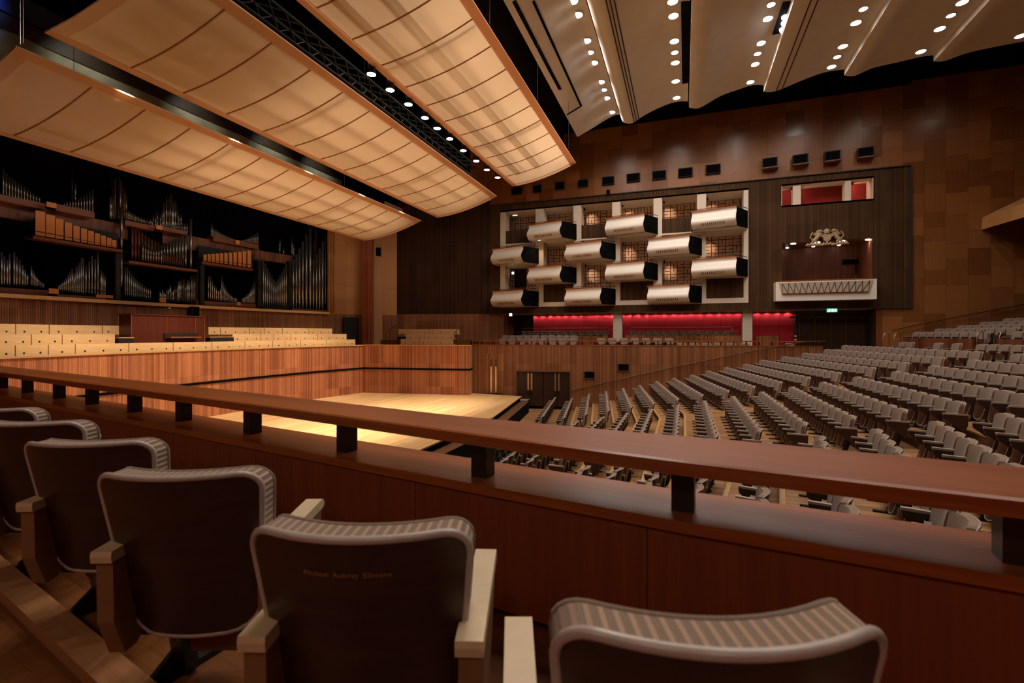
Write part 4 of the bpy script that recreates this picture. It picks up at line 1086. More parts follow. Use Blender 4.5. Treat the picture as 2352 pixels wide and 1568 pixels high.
m = MB(); P = at_y(1173, 722.5, 31.4); m.box(tuple(P), (.2, .05, .2)); o = m.build('exit_sign', [M['sign_white']]); tag(o, 'tiny square white sign at the stage end of the red wall', 'sign')
m = MB(); P = at_y(1178, 627, 32.4); m.box(tuple(P), (.16, .05, .18)); o = m.build('exit_sign', [M['sign_white']]); tag(o, 'small lit white sign low in the stage end box opening', 'sign')
# lamps in the box openings
k = 0
for (x, y, dx) in ((1257, 476, .5), (1343, 476, .6), (1430, 468, .6), (1525, 460, .6), (1625, 452, .6), (1431, 556, .6), (1622, 543, .5), (1345, 606, .6), (1526, 597, .6)):
    P = at_y(x, y, 32.5); P.z -= .12
    r = empty('box_lamp', P, 0, 'small black spotlight in a box opening, %s of nine from the stage end' % ORD[k], 'spotlight', 'spotlights in the box openings'); k += 1
    m = MB(); m.lathe([(.03, .1), (.05, .08), (.05, -.1)], 10); m.build('can', [M['black_metal']], r)
    m = MB(); m.lathe([(0, -.095), (.045, -.095)], 10); m.build('lens', [M['lamp']], r)
    light('bulb', 'SPOT', (P.x, P.y, P.z - .12), 1.0, (1.0, .70, .48), None, (P.x + dx * .5, 33.5, P.z - .55), .03, .85, .9).data['tune'] = 'box'
# downlights in the box soffits
k = 0
for (x, y) in ((1238, 551.5), (1268.5, 546.5), (1182, 603), (1457, 533)):
    P = at_y(x, y, 30.95)
    m = MB(); m.lathe([(0, 0), (.09, 0), (.1, .03)], 14); o = m.build('soffit_lamp', [M['lamp']]); o.location = P
    tag(o, ('round lamp under the top tier box nearest the stage, first of two', 'round lamp under the top tier box by the stage, second of two', 'round lamp under the second tier box at the stage end', 'round lamp under the top tier box of the fourth column')[k].replace('nearest the stage', 'by the stage'), 'lamp', 'lamps under the box soffits'); k += 1
    light('bulb', 'SPOT', (P.x, P.y, P.z - .05), 1.0, (1.0, .66, .42), None, (P.x, P.y, 0), .05, 1.9, .8).data['tune'] = 'soffit'

# =================================================================== royal box and upper openings
mb = MB()
mb.box((7.6, 33.0, Z_(8.62)), (4.5, 3, .1)); mb.box((7.6, 33.0, Z_(7.38)), (4.5, 3, .1)); mb.box((5.36, 33, Z_(8)), (.06, 3, 1.2)); mb.box((9.83, 33, Z_(8)), (.06, 3, 1.2))
st(mb.build('wall_upper_lining', [M['plaster']]))
mb = MB(); rect_holes(mb, 5.3, 9.9, Z_(7.3), Z_(8.7), [], 32.5, 0); st(mb.build('wall_upper_rear', [M['red_plain']]))
mb = MB()
for a, b in ((1821, 1839), (1940, 1954)):
    xa, xb = at_y(a, 440, 31.6).x, at_y(b, 440, 31.6).x; mb.box(((xa + xb) / 2, 31.8, Z_(8)), (xb - xa, .5, 1.2))
st(mb.build('column', [M['plaster']]))
k = 0
for (x, y, dx, e) in ((1818, 430, -.25, 1), (1838, 432, .9, .5), (1938, 424, -.6, 1), (1958, 420, .5, 1), (2003, 418, -.5, .3)):
    P = at_y(x, y, 31.95); P.z = min(P.z, Z_(8.46)); r = empty('opening_lamp', P, 0, 'small spotlight inside the red upper opening, %s from the stage side' % ORD[k], 'spotlight', 'spotlights in the red openings'); k += 1
    m = MB(); m.lathe([(.03, .08), (.05, .06), (.05, -.06)], 10); m.build('can', [M['black_metal']], r)
    l_ = light('bulb', 'SPOT', (P.x, P.y, P.z - .08), e, (1.0, .66, .42), None, (P.x + dx, 32.5, P.z - .3), .04, 2.0, .6); l_.data['tune'] = 'royal'; l_.data['k'] = e
root = empty('royal_box', (0, 31.5, 0), 0, 'wide ceremonial box with white front and grey zigzag quilting under carved arms', 'theatre box')
fy = -.75; cx = lambda x, y: at_y(x, y, 31.5 + fy)
a, b, c, d = cx(1782, 647), cx(2014, 640.5), cx(2014, 687), cx(1782, 691)
m = MB(); zt, zb = (a.z + b.z) / 2, (c.z + d.z) / 2; xa, xb = a.x, b.x
m.box(((xa + xb) / 2, fy / 2, (zt + zb) / 2), (xb - xa, -fy, zt - zb)); m.build('front_panel', [M['white']], root)
q0, q1, q2, q3 = cx(1789, 650), cx(2005, 644), cx(1993, 671), cx(1796, 676)
m = MB(); zq, zr = (q0.z + q1.z) / 2, (q2.z + q3.z) / 2
m.face([(q0.x, fy - .03, zq), (q1.x, fy - .03, zq), (q2.x, fy - .09, zr), (q3.x, fy - .09, zr)], 0)
m.face([(q0.x, fy, zq), (q0.x, fy - .03, zq), (q3.x, fy - .09, zr), (q3.x, fy, zr)], 0); m.face([(q1.x, fy, zq), (q1.x, fy - .03, zq), (q2.x, fy - .09, zr), (q2.x, fy, zr)], 0); m.face([(q3.x, fy, zr), (q2.x, fy, zr), (q2.x, fy - .09, zr), (q3.x, fy - .09, zr)], 0)
m.build('quilted_pad', [M['quilt']], root)
m = MB(); n = 14
for i in range(n):
    t0 = (i + .0) / n; tm = (i + .5) / n; t1 = (i + 1) / n
    B_ = lambda t: (q3.x + (q2.x - q3.x) * t, fy - .095, zr + .03); T_ = lambda t: (q0.x + (q1.x - q0.x) * t, fy - .038, zq - .02)
    m.bar(B_(t0), T_(tm), .025, .02, up=(0, -1, 0)); m.bar(T_(tm), B_(t1), .025, .02, up=(0, -1, 0))
m.bar(B_(0), B_(1), .03, .02, up=(0, -1, 0)); m.build('zigzag_stitching', [M['bronze']], root)
m = MB(); m.bar((xa + .1, fy + .05, zt + .03), (xb - .1, fy + .05, zt + .03), .12, .06); m.build('ledge', [M['rail_wood']], root)
mb = MB(); rect_holes(mb, 5.35, 9.85, Z_(2.2), Z_(5.4), [], 33.8, 0)
mb.face([(5.41, 31.5, Z_(2.2)), (5.41, 33.8, Z_(2.2)), (5.41, 33.8, Z_(5.3)), (5.41, 31.5, Z_(5.3))], 0); mb.face([(9.77, 31.5, Z_(2.2)), (9.77, 33.8, Z_(2.2)), (9.77, 33.8, Z_(5.3)), (9.77, 31.5, Z_(5.3))], 0)
mb.face([(5.41, 31.5, Z_(5.26)), (9.77, 31.5, Z_(5.26)), (9.77, 33.8, Z_(5.26)), (5.41, 33.8, Z_(5.26))], 0); mb.face([(5.41, 31.0, Z_(2.45)), (9.77, 31.0, Z_(2.45)), (9.77, 33.8, Z_(2.45)), (5.41, 33.8, Z_(2.45))], 0)
st(mb.build('wall_royal', [M['organ_wood']]))
m = MB(); P = at_y(1966, 600, 33.7); m.box(tuple(P), (1.35, .06, .28)); m.box((P.x, P.y, P.z - .45), (.05, .05, .6)); o = m.build('wall_screen', [M['deep_black']]); tag(o, 'wide dark screen on a stand inside the ceremonial box', 'screen')
k = 0
for (x, y) in ((1822, 575.5), (1877.5, 572.5), (1935, 569.5), (1994, 566.5), (1808, 567), (1868, 563.5), (1927, 560.5), (1989.5, 557)):
    Y = 32.0 if k < 4 else 33.2
    d_ = ray(x, y); P = EYE + d_ * ((Z_(5.24) - ZC) / d_.z); P.y = min(max(P.y, 31.7), 33.5)
    P = at_y(x, y, 31.9 if k < 4 else 33.3); P.z = Z_(5.235)
    m = MB(); m.lathe([(0, -.01), (.12 if k < 4 else .07, -.01), (.14 if k < 4 else .09, .02)], 14); o = m.build('soffit_lamp', [M['lamp']]); o.location = P
    tag(o, 'round ceiling lamp over the ceremonial box, %s row, %s from the stage side' % ('front' if k < 4 else 'rear', ORD[k % 4]), 'lamp', 'lamps over the ceremonial box'); k += 1
    if k <= 4: light('bulb', 'SPOT', (P.x, P.y, P.z - .03), 1.0, (1.0, .62, .36), None, (P.x, 33.0, 0), .05, 1.5, .7).data['tune'] = 'niche'
# carved coat of arms: shield, crown and two supporters on a compartment
P = at_y(1899, 546, 31.3); root = empty('carved_arms', P, 0, 'carved pale coat of arms with crown and two rearing supporters over the ceremonial box', 'coat of arms')
def blob(m, pts, r0): m.tube([Vector(p) for p in pts], .1, 8, radii=r0)
m = MB(); sh = [(.0, -.32), (.2, -.16), (.27, .05), (.27, .27), (-.27, .27), (-.27, .05), (-.2, -.16)]; m.prism([(x, z) for x, z in sh], 1, -.1, .1); m.build('shield', [M['stone']], root)
m = MB(); m.lathe([(.16, .30), (.2, .36), (.17, .42), (.22, .54), (.1, .62), (.03, .68)], 12); m.build('crown', [M['stone']], root)
for s_ in (-1, 1):
    m = MB()
    blob(m, [(s_ * .82, 0, -.18), (s_ * .62, 0, .02), (s_ * .5, 0, .22), (s_ * .45, -.03, .40)], [.13, .15, .15, .1])
    m.lathe([(0, .13), (.1, .08), (.12, 0), (.08, -.1), (0, -.13)], 10, c=(s_ * .42, -.05, .5)); blob(m, [(s_ * .36, -.05, .48), (s_ * .25, -.08, .44)], [.07, .04])
    for dx, dz in ((.25, .12), (.28, .3)): blob(m, [(s_ * .52, -.05, .22), (s_ * (dx + .12), -.1, dz + .03), (s_ * dx, -.1, dz - .08)], [.08, .06, .04])
    blob(m, [(s_ * .8, 0, -.15), (s_ * .62, -.05, -.3), (s_ * .68, -.08, -.44)], [.12, .08, .05]); blob(m, [(s_ * .84, .02, -.15), (s_ * .9, 0, -.32), (s_ * .84, -.05, -.45)], [.1, .07, .05])
    blob(m, [(s_ * .86, 0, -.1), (s_ * 1.05, 0, .1), (s_ * .95, 0, .32), (s_ * .85, 0, .42)], [.05, .04, .05, .07])
    for i in range(5): blob(m, [(s_ * (.5 + .04 * i), 0, .5 - .07 * i), (s_ * (.62 + .06 * i), 0, .58 - .08 * i)], [.07, .03])
    m.build('supporter', [M['stone']], root)
m = MB()
for i in range(13):
    x = -1.2 + 2.4 * i / 12; blob(m, [(x - .1, -.02, -.5 + .05 * math.sin(i * 2.1)), (x, -.06, -.42 + .05 * math.sin(i * 1.3)), (x + .12, -.02, -.52)], [.06, .11, .06])
m.build('compartment', [M['stone']], root); root.scale = (.78, .78, .78)
# =================================================================== loudspeakers along the wall, small wall items
SPK = [(1187, 439, 24, 16), (1234, 434, 19, 17), (1286, 427, 20, 17), (1339.5, 421, 21, 16), (1397, 415, 26, 18), (1454.5, 408, 28, 19), (1514, 402, 29, 19), (1574, 396, 30, 20), (1638, 388.5, 30, 21)]
for i, (x, y, w_, h_) in enumerate(SPK):
    P = at_y(x, y, 31.42); s = (P - EYE).dot(FW) / F; loudspeaker(P, w_ * s * 1.06, h_ * s, .14, 'flat black loudspeaker high on the wood wall, %s of nine from the stage' % ORD[i], group='black loudspeakers along the far wall')
for i, (x, y) in enumerate(((1768, 375), (1838, 367), (1911, 359.5), (1987, 351))):
    P = at_y(x, y, 31.3); s = (P - EYE).dot(FW) / F; loudspeaker(P, 31 * s, 21 * s, .4, 'projecting black loudspeaker on a bracket over the red openings, %s of four from the stage' % ORD[i], group='bracketed loudspeakers', rz=-.12, shelf=True)
P = at_y(1397, 441, 31.35); loudspeaker(P, .22, .24, .2, 'tiny black loudspeaker hanging by itself over the boxes')
for i, (x, y, w_, h_) in enumerate(((1354, 861, 24, 16.5), (1432, 843.5, 25, 16.5))):
    P = at_pl(x, y, (0, 28.76 - .04, 0), (-.181, 1, 0)); s = (P - EYE).dot(FW) / F
    r = empty('wall_hatch', P, math.atan(.181), ('black rectangular opening in the ribbed wall, the lower one beside the double doors', 'black rectangular opening in the ribbed wall, the higher one along the slanting handrail')[i], 'hatch')
    m = MB(); m.box((0, 0, 0), (w_ * s, .03, h_ * s)); m.build('hatch_panel', [M['deep_black']], r)
    m = MB()
    for dz in (-.5, .5): m.box((0, -.02, dz * h_ * s), (w_ * s + .08, .06, .04))
    for dx in (-.5, .5): m.box((dx * w_ * s, -.02, 0), (.04, .06, h_ * s))
    m.build('frame', [M['riser']], r)
# exit sign over the lobby doors
P = at_y(1911, 712.5, 31.3); root = empty('exit_sign', P, 0, 'green illuminated emergency exit sign with white running figure over the lobby doors', 'exit sign')
m = MB(); m.box((0, 0, 0), (.5, .06, .2)); m.build('sign_face', [M['exit_green']], root)
m = MB(); y = -.035
m.box((-.12, y, .055), (.035, .01, .035)); m.bar((-.13, y, .03), (-.15, y, -.02), .035, .01, up=(0, 1, 0)); m.bar((-.15, y, -.02), (-.11, y, -.07), .02, .01, up=(0, 1, 0)); m.bar((-.15, y, -.02), (-.2, y, -.05), .02, .01, up=(0, 1, 0)); m.bar((-.14, y, .02), (-.09, y, .0), .018, .01, up=(0, 1, 0))
m.box((.02, y, 0), (.07, .01, .13)); m.bar((.09, y, 0), (.19, y, 0), .025, .01, up=(0, 1, 0)); m.bar((.14, y, .045), (.19, y, 0), .025, .01, up=(0, 1, 0)); m.bar((.14, y, -.045), (.19, y, 0), .025, .01, up=(0, 1, 0))
m.build('pictogram', [M['exit_white']], root)
for i, y in enumerate((771.5, 780)):
    P = at_y(1827, y, 31.9); m = MB(); m.box((0, 0, 0), (.13, .03, .12), 0); o = m.build('wall_notice', [M['red_plain']]); o.location = P; m = MB(); m.box((0, -.02, -.0), (.1, .01, .05)); m.build('notice_text', [M['white']], o)
    tag(o, ('upper of two small red and white notices by the lobby doors', 'lower of two small red and white notices by the lobby doors')[i], 'notice')
# downlights washing the red wall
LX = [1228, 1245, 1264, 1281, 1299, 1317, 1334, 1353, 1372, 1390, 1406, 1431, 1447, 1465, 1486, 1506, 1526.5, 1548, 1567, 1587, 1608.5, 1630, 1652, 1673, 1696, 1740, 1762, 1786, 1809]
proto = None
for i, x in enumerate(LX):
    P = at_y(x, 715, 33.47); P.z = Z_(1.365)
    if proto is None:
        proto = empty('wall_washer', P); m = MB(); m.lathe([(.05, .0), (.085, .0), (.085, -.03), (.06, -.03)], 12); m.build('rim', [M['white']], proto)
        m = MB(); m.lathe([(0, -.012), (.055, -.012)], 12); m.build('lens', [M['lamp']], proto); r = proto
    else: r = copy_tree(proto); r.location = P
    tag(r, 'small round ceiling lamp washing the red wall, %s from the stage end' % ORD[i], 'lamp', 'lamps over the red wall')
    light('bulb', 'SPOT', (P.x, P.y, P.z - .03), 1.0, (1.0, .76, .54), None, (P.x, P.y, P.z - 1.0), .02, 2.6, .4).data['tune'] = 'red'
# =================================================================== ceiling lamps
CL = [[(1316, 2), (1327, 34), (1347, 93.5), (1356, 120), (1364, 144), (1380, 188), (1387, 206), (1393, 225), (1405, 257.5)],
      [(1545, 3), (1547, 36), (1549, 94), (1550, 120), (1551, 143.5), (1552, 186), (1554, 224)],
      [(1771, 10), (1763, 42.5), (1747.6, 98.6), (1740, 123), (1734, 147), (1723, 188)],
      [(1983, 20), (1966, 52), (1936, 106), (1923, 130), (1910, 153)], [(2210, 5), (2184, 35), (2158.5, 65.6), (2115, 118)], [(2344, 82)]]
protos = {}
for ri, row in enumerate(CL):
    for i, (x, y) in enumerate(row):
        P, _ = ceil_hit(x, y)
        if P is None: continue
        cool = (ri, i) in ((0, 3), (0, 6), (1, 3), (2, 0), (2, 3), (3, 0), (3, 3), (4, 1)); small = cool
        if cool not in protos:
            pr = empty('ceiling_lamp', P); R_ = .19 if not small else .15
            m = MB(); m.lathe([(R_, .03), (R_ + .05, -.01), (R_ + .02, -.03), (R_, -.02)], 16); m.build('rim', [M['ceil']], pr)
            m = MB(); m.lathe([(0, -.035), (R_, -.022)], 16); m.build('lens', [M['lamp_cool' if cool else 'lamp']], pr); protos[cool] = pr; r = pr
        else: r = copy_tree(protos[cool]); r.location = P
        tag(r, '%s round ceiling lamp, %s ceiling strip from the stage, %s from the near end' % ('cool-white' if cool else 'warm', ORD[ri], ORD[i]), 'ceiling lamp', 'lamps recessed in the ceiling')
        light('bulb', 'SPOT', (P.x, P.y, P.z - .06), 1.0, (1.0, .88, .76) if not cool else (.95, .93, 1.0), None, (P.x, P.y, 0), .15, 2.75, .6); LAMPS[-1].data['tune'] = 'ceil'; LAMPS[-1].data['k'] = (1.2, 1.2, 1.0, .7, .45, .3)[ri]
# the same rows carry on over the near half of the hall, above the frame
for X, Z in ((CP[0][10][0], CP[0][10][1]), (CP[1][16][0], CP[1][16][1]), (CP[2][14][0], CP[2][14][1]), (CP[3][12][0], CP[3][12][1]), (CP[4][12][0], CP[4][12][1]), (CP[5][12][0], CP[5][12][1])):
    for y in (5.5, 9, 12.5): LK = 1.2 if X < 2 else (1.0 if X < 7 else .5); light('bulb', 'SPOT', (X, y, Z - .15), 1.0, (1.0, .88, .76), None, (X, y, 0), .2, 2.75, .6); LAMPS[-1].data['tune'] = 'ceil2'; LAMPS[-1].data['k'] = LK
for i, (x, y) in enumerate(((1803, 36), (1802, 50), (1798, 65))):
    P, _ = ceil_hit(x, y); P.z -= .1; m = MB(); m.lathe([(0, -.03), (.11, -.03), (.13, .02), (.13, .2), (0, .2)], 12, 0); o = m.build('slot_lamp', [M['lamp_cool']]); o.location = P
    tag(o, 'bright lamp inside the black ceiling slot, %s from the far end' % ORD[2 - i], 'lamp', 'lamps in the ceiling slot')
# =================================================================== rails on the far terrace
def terr_pt(px, py, off=0.0): return at_pl(px, py, (0, 28.76 + off, 0), (-.181, 1, 0))
zr = ZC - .43
root = empty('balustrade', (0, 0, 0), 0, 'long bronze balustrade rail on posts along the top of the ribbed far terrace wall', 'balustrade')
A, B = terr_pt(1086, 780, .12), terr_pt(1885, 780, .12); m = MB(); m.bar((A.x, A.y, zr), (B.x, B.y, zr), .14, .05); m.build('top_rail', [M['rail_wood']], root)
xs = [1082, 1090, 1097, 1106, 1134] + [1163 + 29.0 * i for i in range(25)]
for x in xs:
    p = terr_pt(x, 785, .12)
    if p.x > 7.2: break
    m = MB(); m.box((p.x, p.y, (zr + ZT) / 2), (.07, .07, zr - ZT)); m.build('post', [M['post']], root)
for i, (x0, x1, y, Y, dz) in enumerate(((1178, 1404, 762.5, 32.2, .55), (1432, 1702, 761.5, 32.2, .55))):
    A, B = at_y(x0, y, Y), at_y(x1, y, Y); n = 12; handrail('guard_rail', [A, Vector((B.x, B.y, A.z))], .022, [A + (Vector((B.x, B.y, A.z)) - A) * (k_ / n) for k_ in range(n + 1)], .35, ('thin dark guard rail in front of the rear terrace seats, stage end', 'thin dark guard rail in front of the rear terrace seats, lobby end')[i])
for i, (x0, x1, y) in enumerate(((1199, 1398, 753.6), (1449, 1682, 751.6))):
    A, B = at_y(x0, y, 33.3), at_y(x1, y, 33.3); B.z = A.z; handrail('wall_rail', [A - Vector((0, 0, .5)), A, B, B - Vector((0, 0, .3))], .024, [], .3, ('shining brass rail behind the rear terrace seats, stage end', 'shining brass rail behind the rear terrace seats, lobby end')[i], 'brass')
mb = MB()                              # low boarded fronts of the raised rows
for x0, x1, y0, y1, Y in ((1326, 1397, 771, 796, 32.1), (1436, 1703, 770, 796, 32.1), (1736, 1788, 771, 796, 32.3)):
    A, B = at_y(x0, y0, Y), at_y(x1, y1, Y); mb.box(((A.x + B.x) / 2, Y, (A.z + ZC - 1.3) / 2), (B.x - A.x, .1, A.z - ZC + 1.3))
st(mb.build('wall_terrace_front', [M['wall_rib']]))
# handrail slanting up the terrace wall
pts = [terr_pt(*q, -.12) for q in ((1312, 898), (1400, 876), (1560, 840), (1760, 800), (1848, 784.5), (1898, 783))]
handrail('slanting_handrail', pts, .03, [], .1, 'long bronze handrail slanting up the ribbed far wall beside the stalls')
pts = [at_y(*q, 31.35) for q in ((2050, 758), (2120, 743), (2200, 727), (2290, 710), (2400, 690))]
handrail('slanting_handrail', pts, .03, [], .1, 'long handrail slanting up the wood panelled wall behind the stalls')
for i, (x, y) in enumerate(((2028, 769), (2054, 768), (2244, 766), (2296, 766))):
    P = at_y(x, y, 30.2 if i < 2 else 25.5); s = (P - EYE).dot(FW) / F; a = Vector((RT.x, RT.y, 0))
    handrail('stair_rail', [P - Vector((0, 0, .55)), P - Vector((0, 0, .1)), P + a * 4 * s + Vector((0, 0, .06)), P + a * 14 * s + Vector((0, 0, .08))], .018, [P + a * 14 * s + Vector((0, 0, .06))], .6, 'curved shiny handrail at the steps behind the stalls, %s from the stage end' % ORD[i], 'brass', 'handrail', 'curved handrails at the rear steps')
# doors low in the ribbed wall
wA, wB = dr[0], dr[1]; tdir = Vector((wB.x - wA.x, wB.y - wA.y, 0)); Ld = tdir.length; tdir.normalize(); ang = math.atan2(tdir.y, tdir.x)
for k_ in range(4):
    o_ = Vector((wA.x, wA.y, 0)) + tdir * (Ld * (k_ + .5) / 4) - nT * .12
    d = MB(); d.box((0, 0, (dzt + .18) / 2), (Ld / 4 - .03, .06, dzt - .18)); do = d.build('door_%d' % (k_ + 7), [M['shell']]); do.location = o_; do.rotation_euler = (0, 0, ang); st(do)
    h = MB(); s_ = 1 if k_ % 2 == 0 else -1; h.box((s_ * (Ld / 8 - .1), -.045, dzt * .72), (.10, .03, dzt * .46)); h.build('push_plate', [M['brass']], do)
    h = MB(); h.box((s_ * (Ld / 8 - .11), -.05, dzt * .44), (.09, .05, .24)); h.build('lock', [M['black_metal']], do)
root = empty('side_door', terr_pt(1134, 900, -.0), ang, 'flush ribbed stage door with two tall brass pull plates, beside the stage', 'door')
root.location.z = ZS
m = MB(); m.box((0, -.02, 1.2), (1.25, .03, 2.4)); m.build('leaf', [M['wall_rib']], root)
for s_ in (-1, 1):
    m = MB(); m.box((s_ * .145, -.05, .95), (.085, .02, 1.9)); m.build('pull_plate', [M['brass']], root); m = MB(); m.box((s_ * .145, -.055, 1.85), (.085, .03, .45)); m.build('plate_cover', [M['bronze']], root)
root = empty('access_case', at_z(1205, 935, .1), 0, 'small dark flight case on the floor at the far corner of the stage', 'case')
m = MB(); m.box((0, 0, .25), (.55, 1.0, .42)); m.build('body', [M['black']], root); m = MB(); m.box((0, 0, .47), (.57, 1.02, .03)); m.build('lid', [M['silver_trim']], root)
# rear balcony edge at the side of the picture and the timber barrier behind the stalls
mb = MB(); a, b = at_y(2255, 527, 31.4), at_y(2500, 430, 31.4); c, d = at_y(2258, 499, 31.4), at_y(2500, 380, 31.4)
P = [(17.0, 31.45, Z_(5.2)), (24, 31.45, Z_(7.3)), (24, 31.45, Z_(8.3)), (17.0, 31.45, Z_(6.0))]
P = [(a.x, 31.45, a.z), (b.x, 31.45, b.z), (d.x, 31.45, d.z), (c.x, 31.45, c.z)]
Q = [(p[0] + .6, 26, p[2]) for p in P]
mb.face(P, 0); mb.face(Q[::-1], 0)
for i in range(4): mb.face([P[i], P[(i + 1) % 4], Q[(i + 1) % 4], Q[i]], 0)
st(mb.build('wall_balcony', [M['light_panel']]))
mb = MB()
def bx(y): return row_x(12.75, y)
bar_ = [(bx(30.9), 30.9), (bx(26.2), 26.2)]; bar2 = [(bx(24.9), 24.9), (bx(19.5), 19.5)]
ztb = ZC - .22
for ln in (bar_, bar2):
    for a, b in zip(ln[:-1], ln[1:]): mb.bar((a[0], a[1], (ztb + 2.4) / 2), (b[0], b[1], (ztb + 2.4) / 2), .12, ztb - 2.4)
st(mb.build('wall_barrier', [M['organ_wood']]))
mb = MB()
for i in range(6):
    x0 = 12.8 + .93 * i; z = ZC - .72 + .17 * i
    for a, b in ((31.4, 26), (26, 18)):
        mb.face([(row_x(x0, a), a, z), (row_x(x0 + .93, a), a, z), (row_x(x0 + .93, b), b, z), (row_x(x0, b), b, z)], 0); mb.face([(row_x(x0, a), a, z - .2), (row_x(x0, a), a, z), (row_x(x0, b), b, z), (row_x(x0, b), b, z - .2)], 0)
st(mb.build('floor', [M['dark_floor']]))

# the near side mirrors the far one: soffit, red rear wall and its washers, behind the camera
mb = MB(); mb.face([(-12, -2.4, Z_(1.38)), (10, -2.4, Z_(1.38)), (10, .2, Z_(1.38)), (-12, .2, Z_(1.38))], 0); st(mb.build('ceiling', [M['plaster']]))
mb = MB(); rect_holes(mb, -12, 10, Z_(-1.3), Z_(1.38), [], -1.85, 0); st(mb.build('wall_near', [M['red']]))
for i in range(12): light('bulb', 'SPOT', (-9 + 1.3 * i, -1.2, Z_(1.33)), 1.0, (1.0, .78, .56), None, (-9 + 1.3 * i, 1.4, Z_(-1.0)), .06, 1.7, .7).data['tune'] = 'near'
# =================================================================== theatre seat
def rrect(hw0, hw1, z0, z1, r0, r1, n=5):
    """outline of a tapered rounded slab in (x, z), counter-clockwise from low right"""
    pts = []
    for cx_, cz, r, a0 in ((hw0 - r0, z0 + r0, r0, -90), (hw1 - r1, z1 - r1, r1, 0), (-(hw1 - r1), z1 - r1, r1, 90), (-(hw0 - r0), z0 + r0, r0, 180)):
        for i in range(n + 1):
            a = math.radians(a0 + 90 * i / n); pts.append((cx_ + r * math.cos(a), cz + r * math.sin(a)))
    return pts
def dense(pts, step):
    out = []
    for a, b in zip(pts, pts[1:] + pts[:1]):
        n = max(1, int(math.dist(a, b) / step))
        for k in range(n): out.append((a[0] + (b[0] - a[0]) * k / n, a[1] + (b[1] - a[1]) * k / n))
    return out
def disc(mb, pts, yf, mi, flip=False, zc=None, bulge=0.0, rings=(1.0, .93, .7, .35)):
    """a filled outline mapped on the curved surface yf(x, z)"""
    zc = zc if zc is not None else sum(p[1] for p in pts) / len(pts); V = []; n = len(pts)
    for s_ in rings:
        for x, z in pts:
            X, Zz = x * s_, zc + (z - zc) * s_; V.append((X, yf(X, Zz) + bulge * (1 - s_ ** 4), Zz))
    V.append((0, yf(0, zc) + bulge, zc)); fs = []
    for k in range(len(rings) - 1):
        for i in range(n):
            j = (i + 1) % n; f = (k * n + i, k * n + j, (k + 1) * n + j, (k + 1) * n + i); fs.append(f[::-1] if flip else f)
    L = (len(rings) - 1) * n
    for i in range(n):
        j = (i + 1) % n; f = (L + i, L + j, len(V) - 1); fs.append(f[::-1] if flip else f)
    mb.faces(V, fs, mi, None, True)
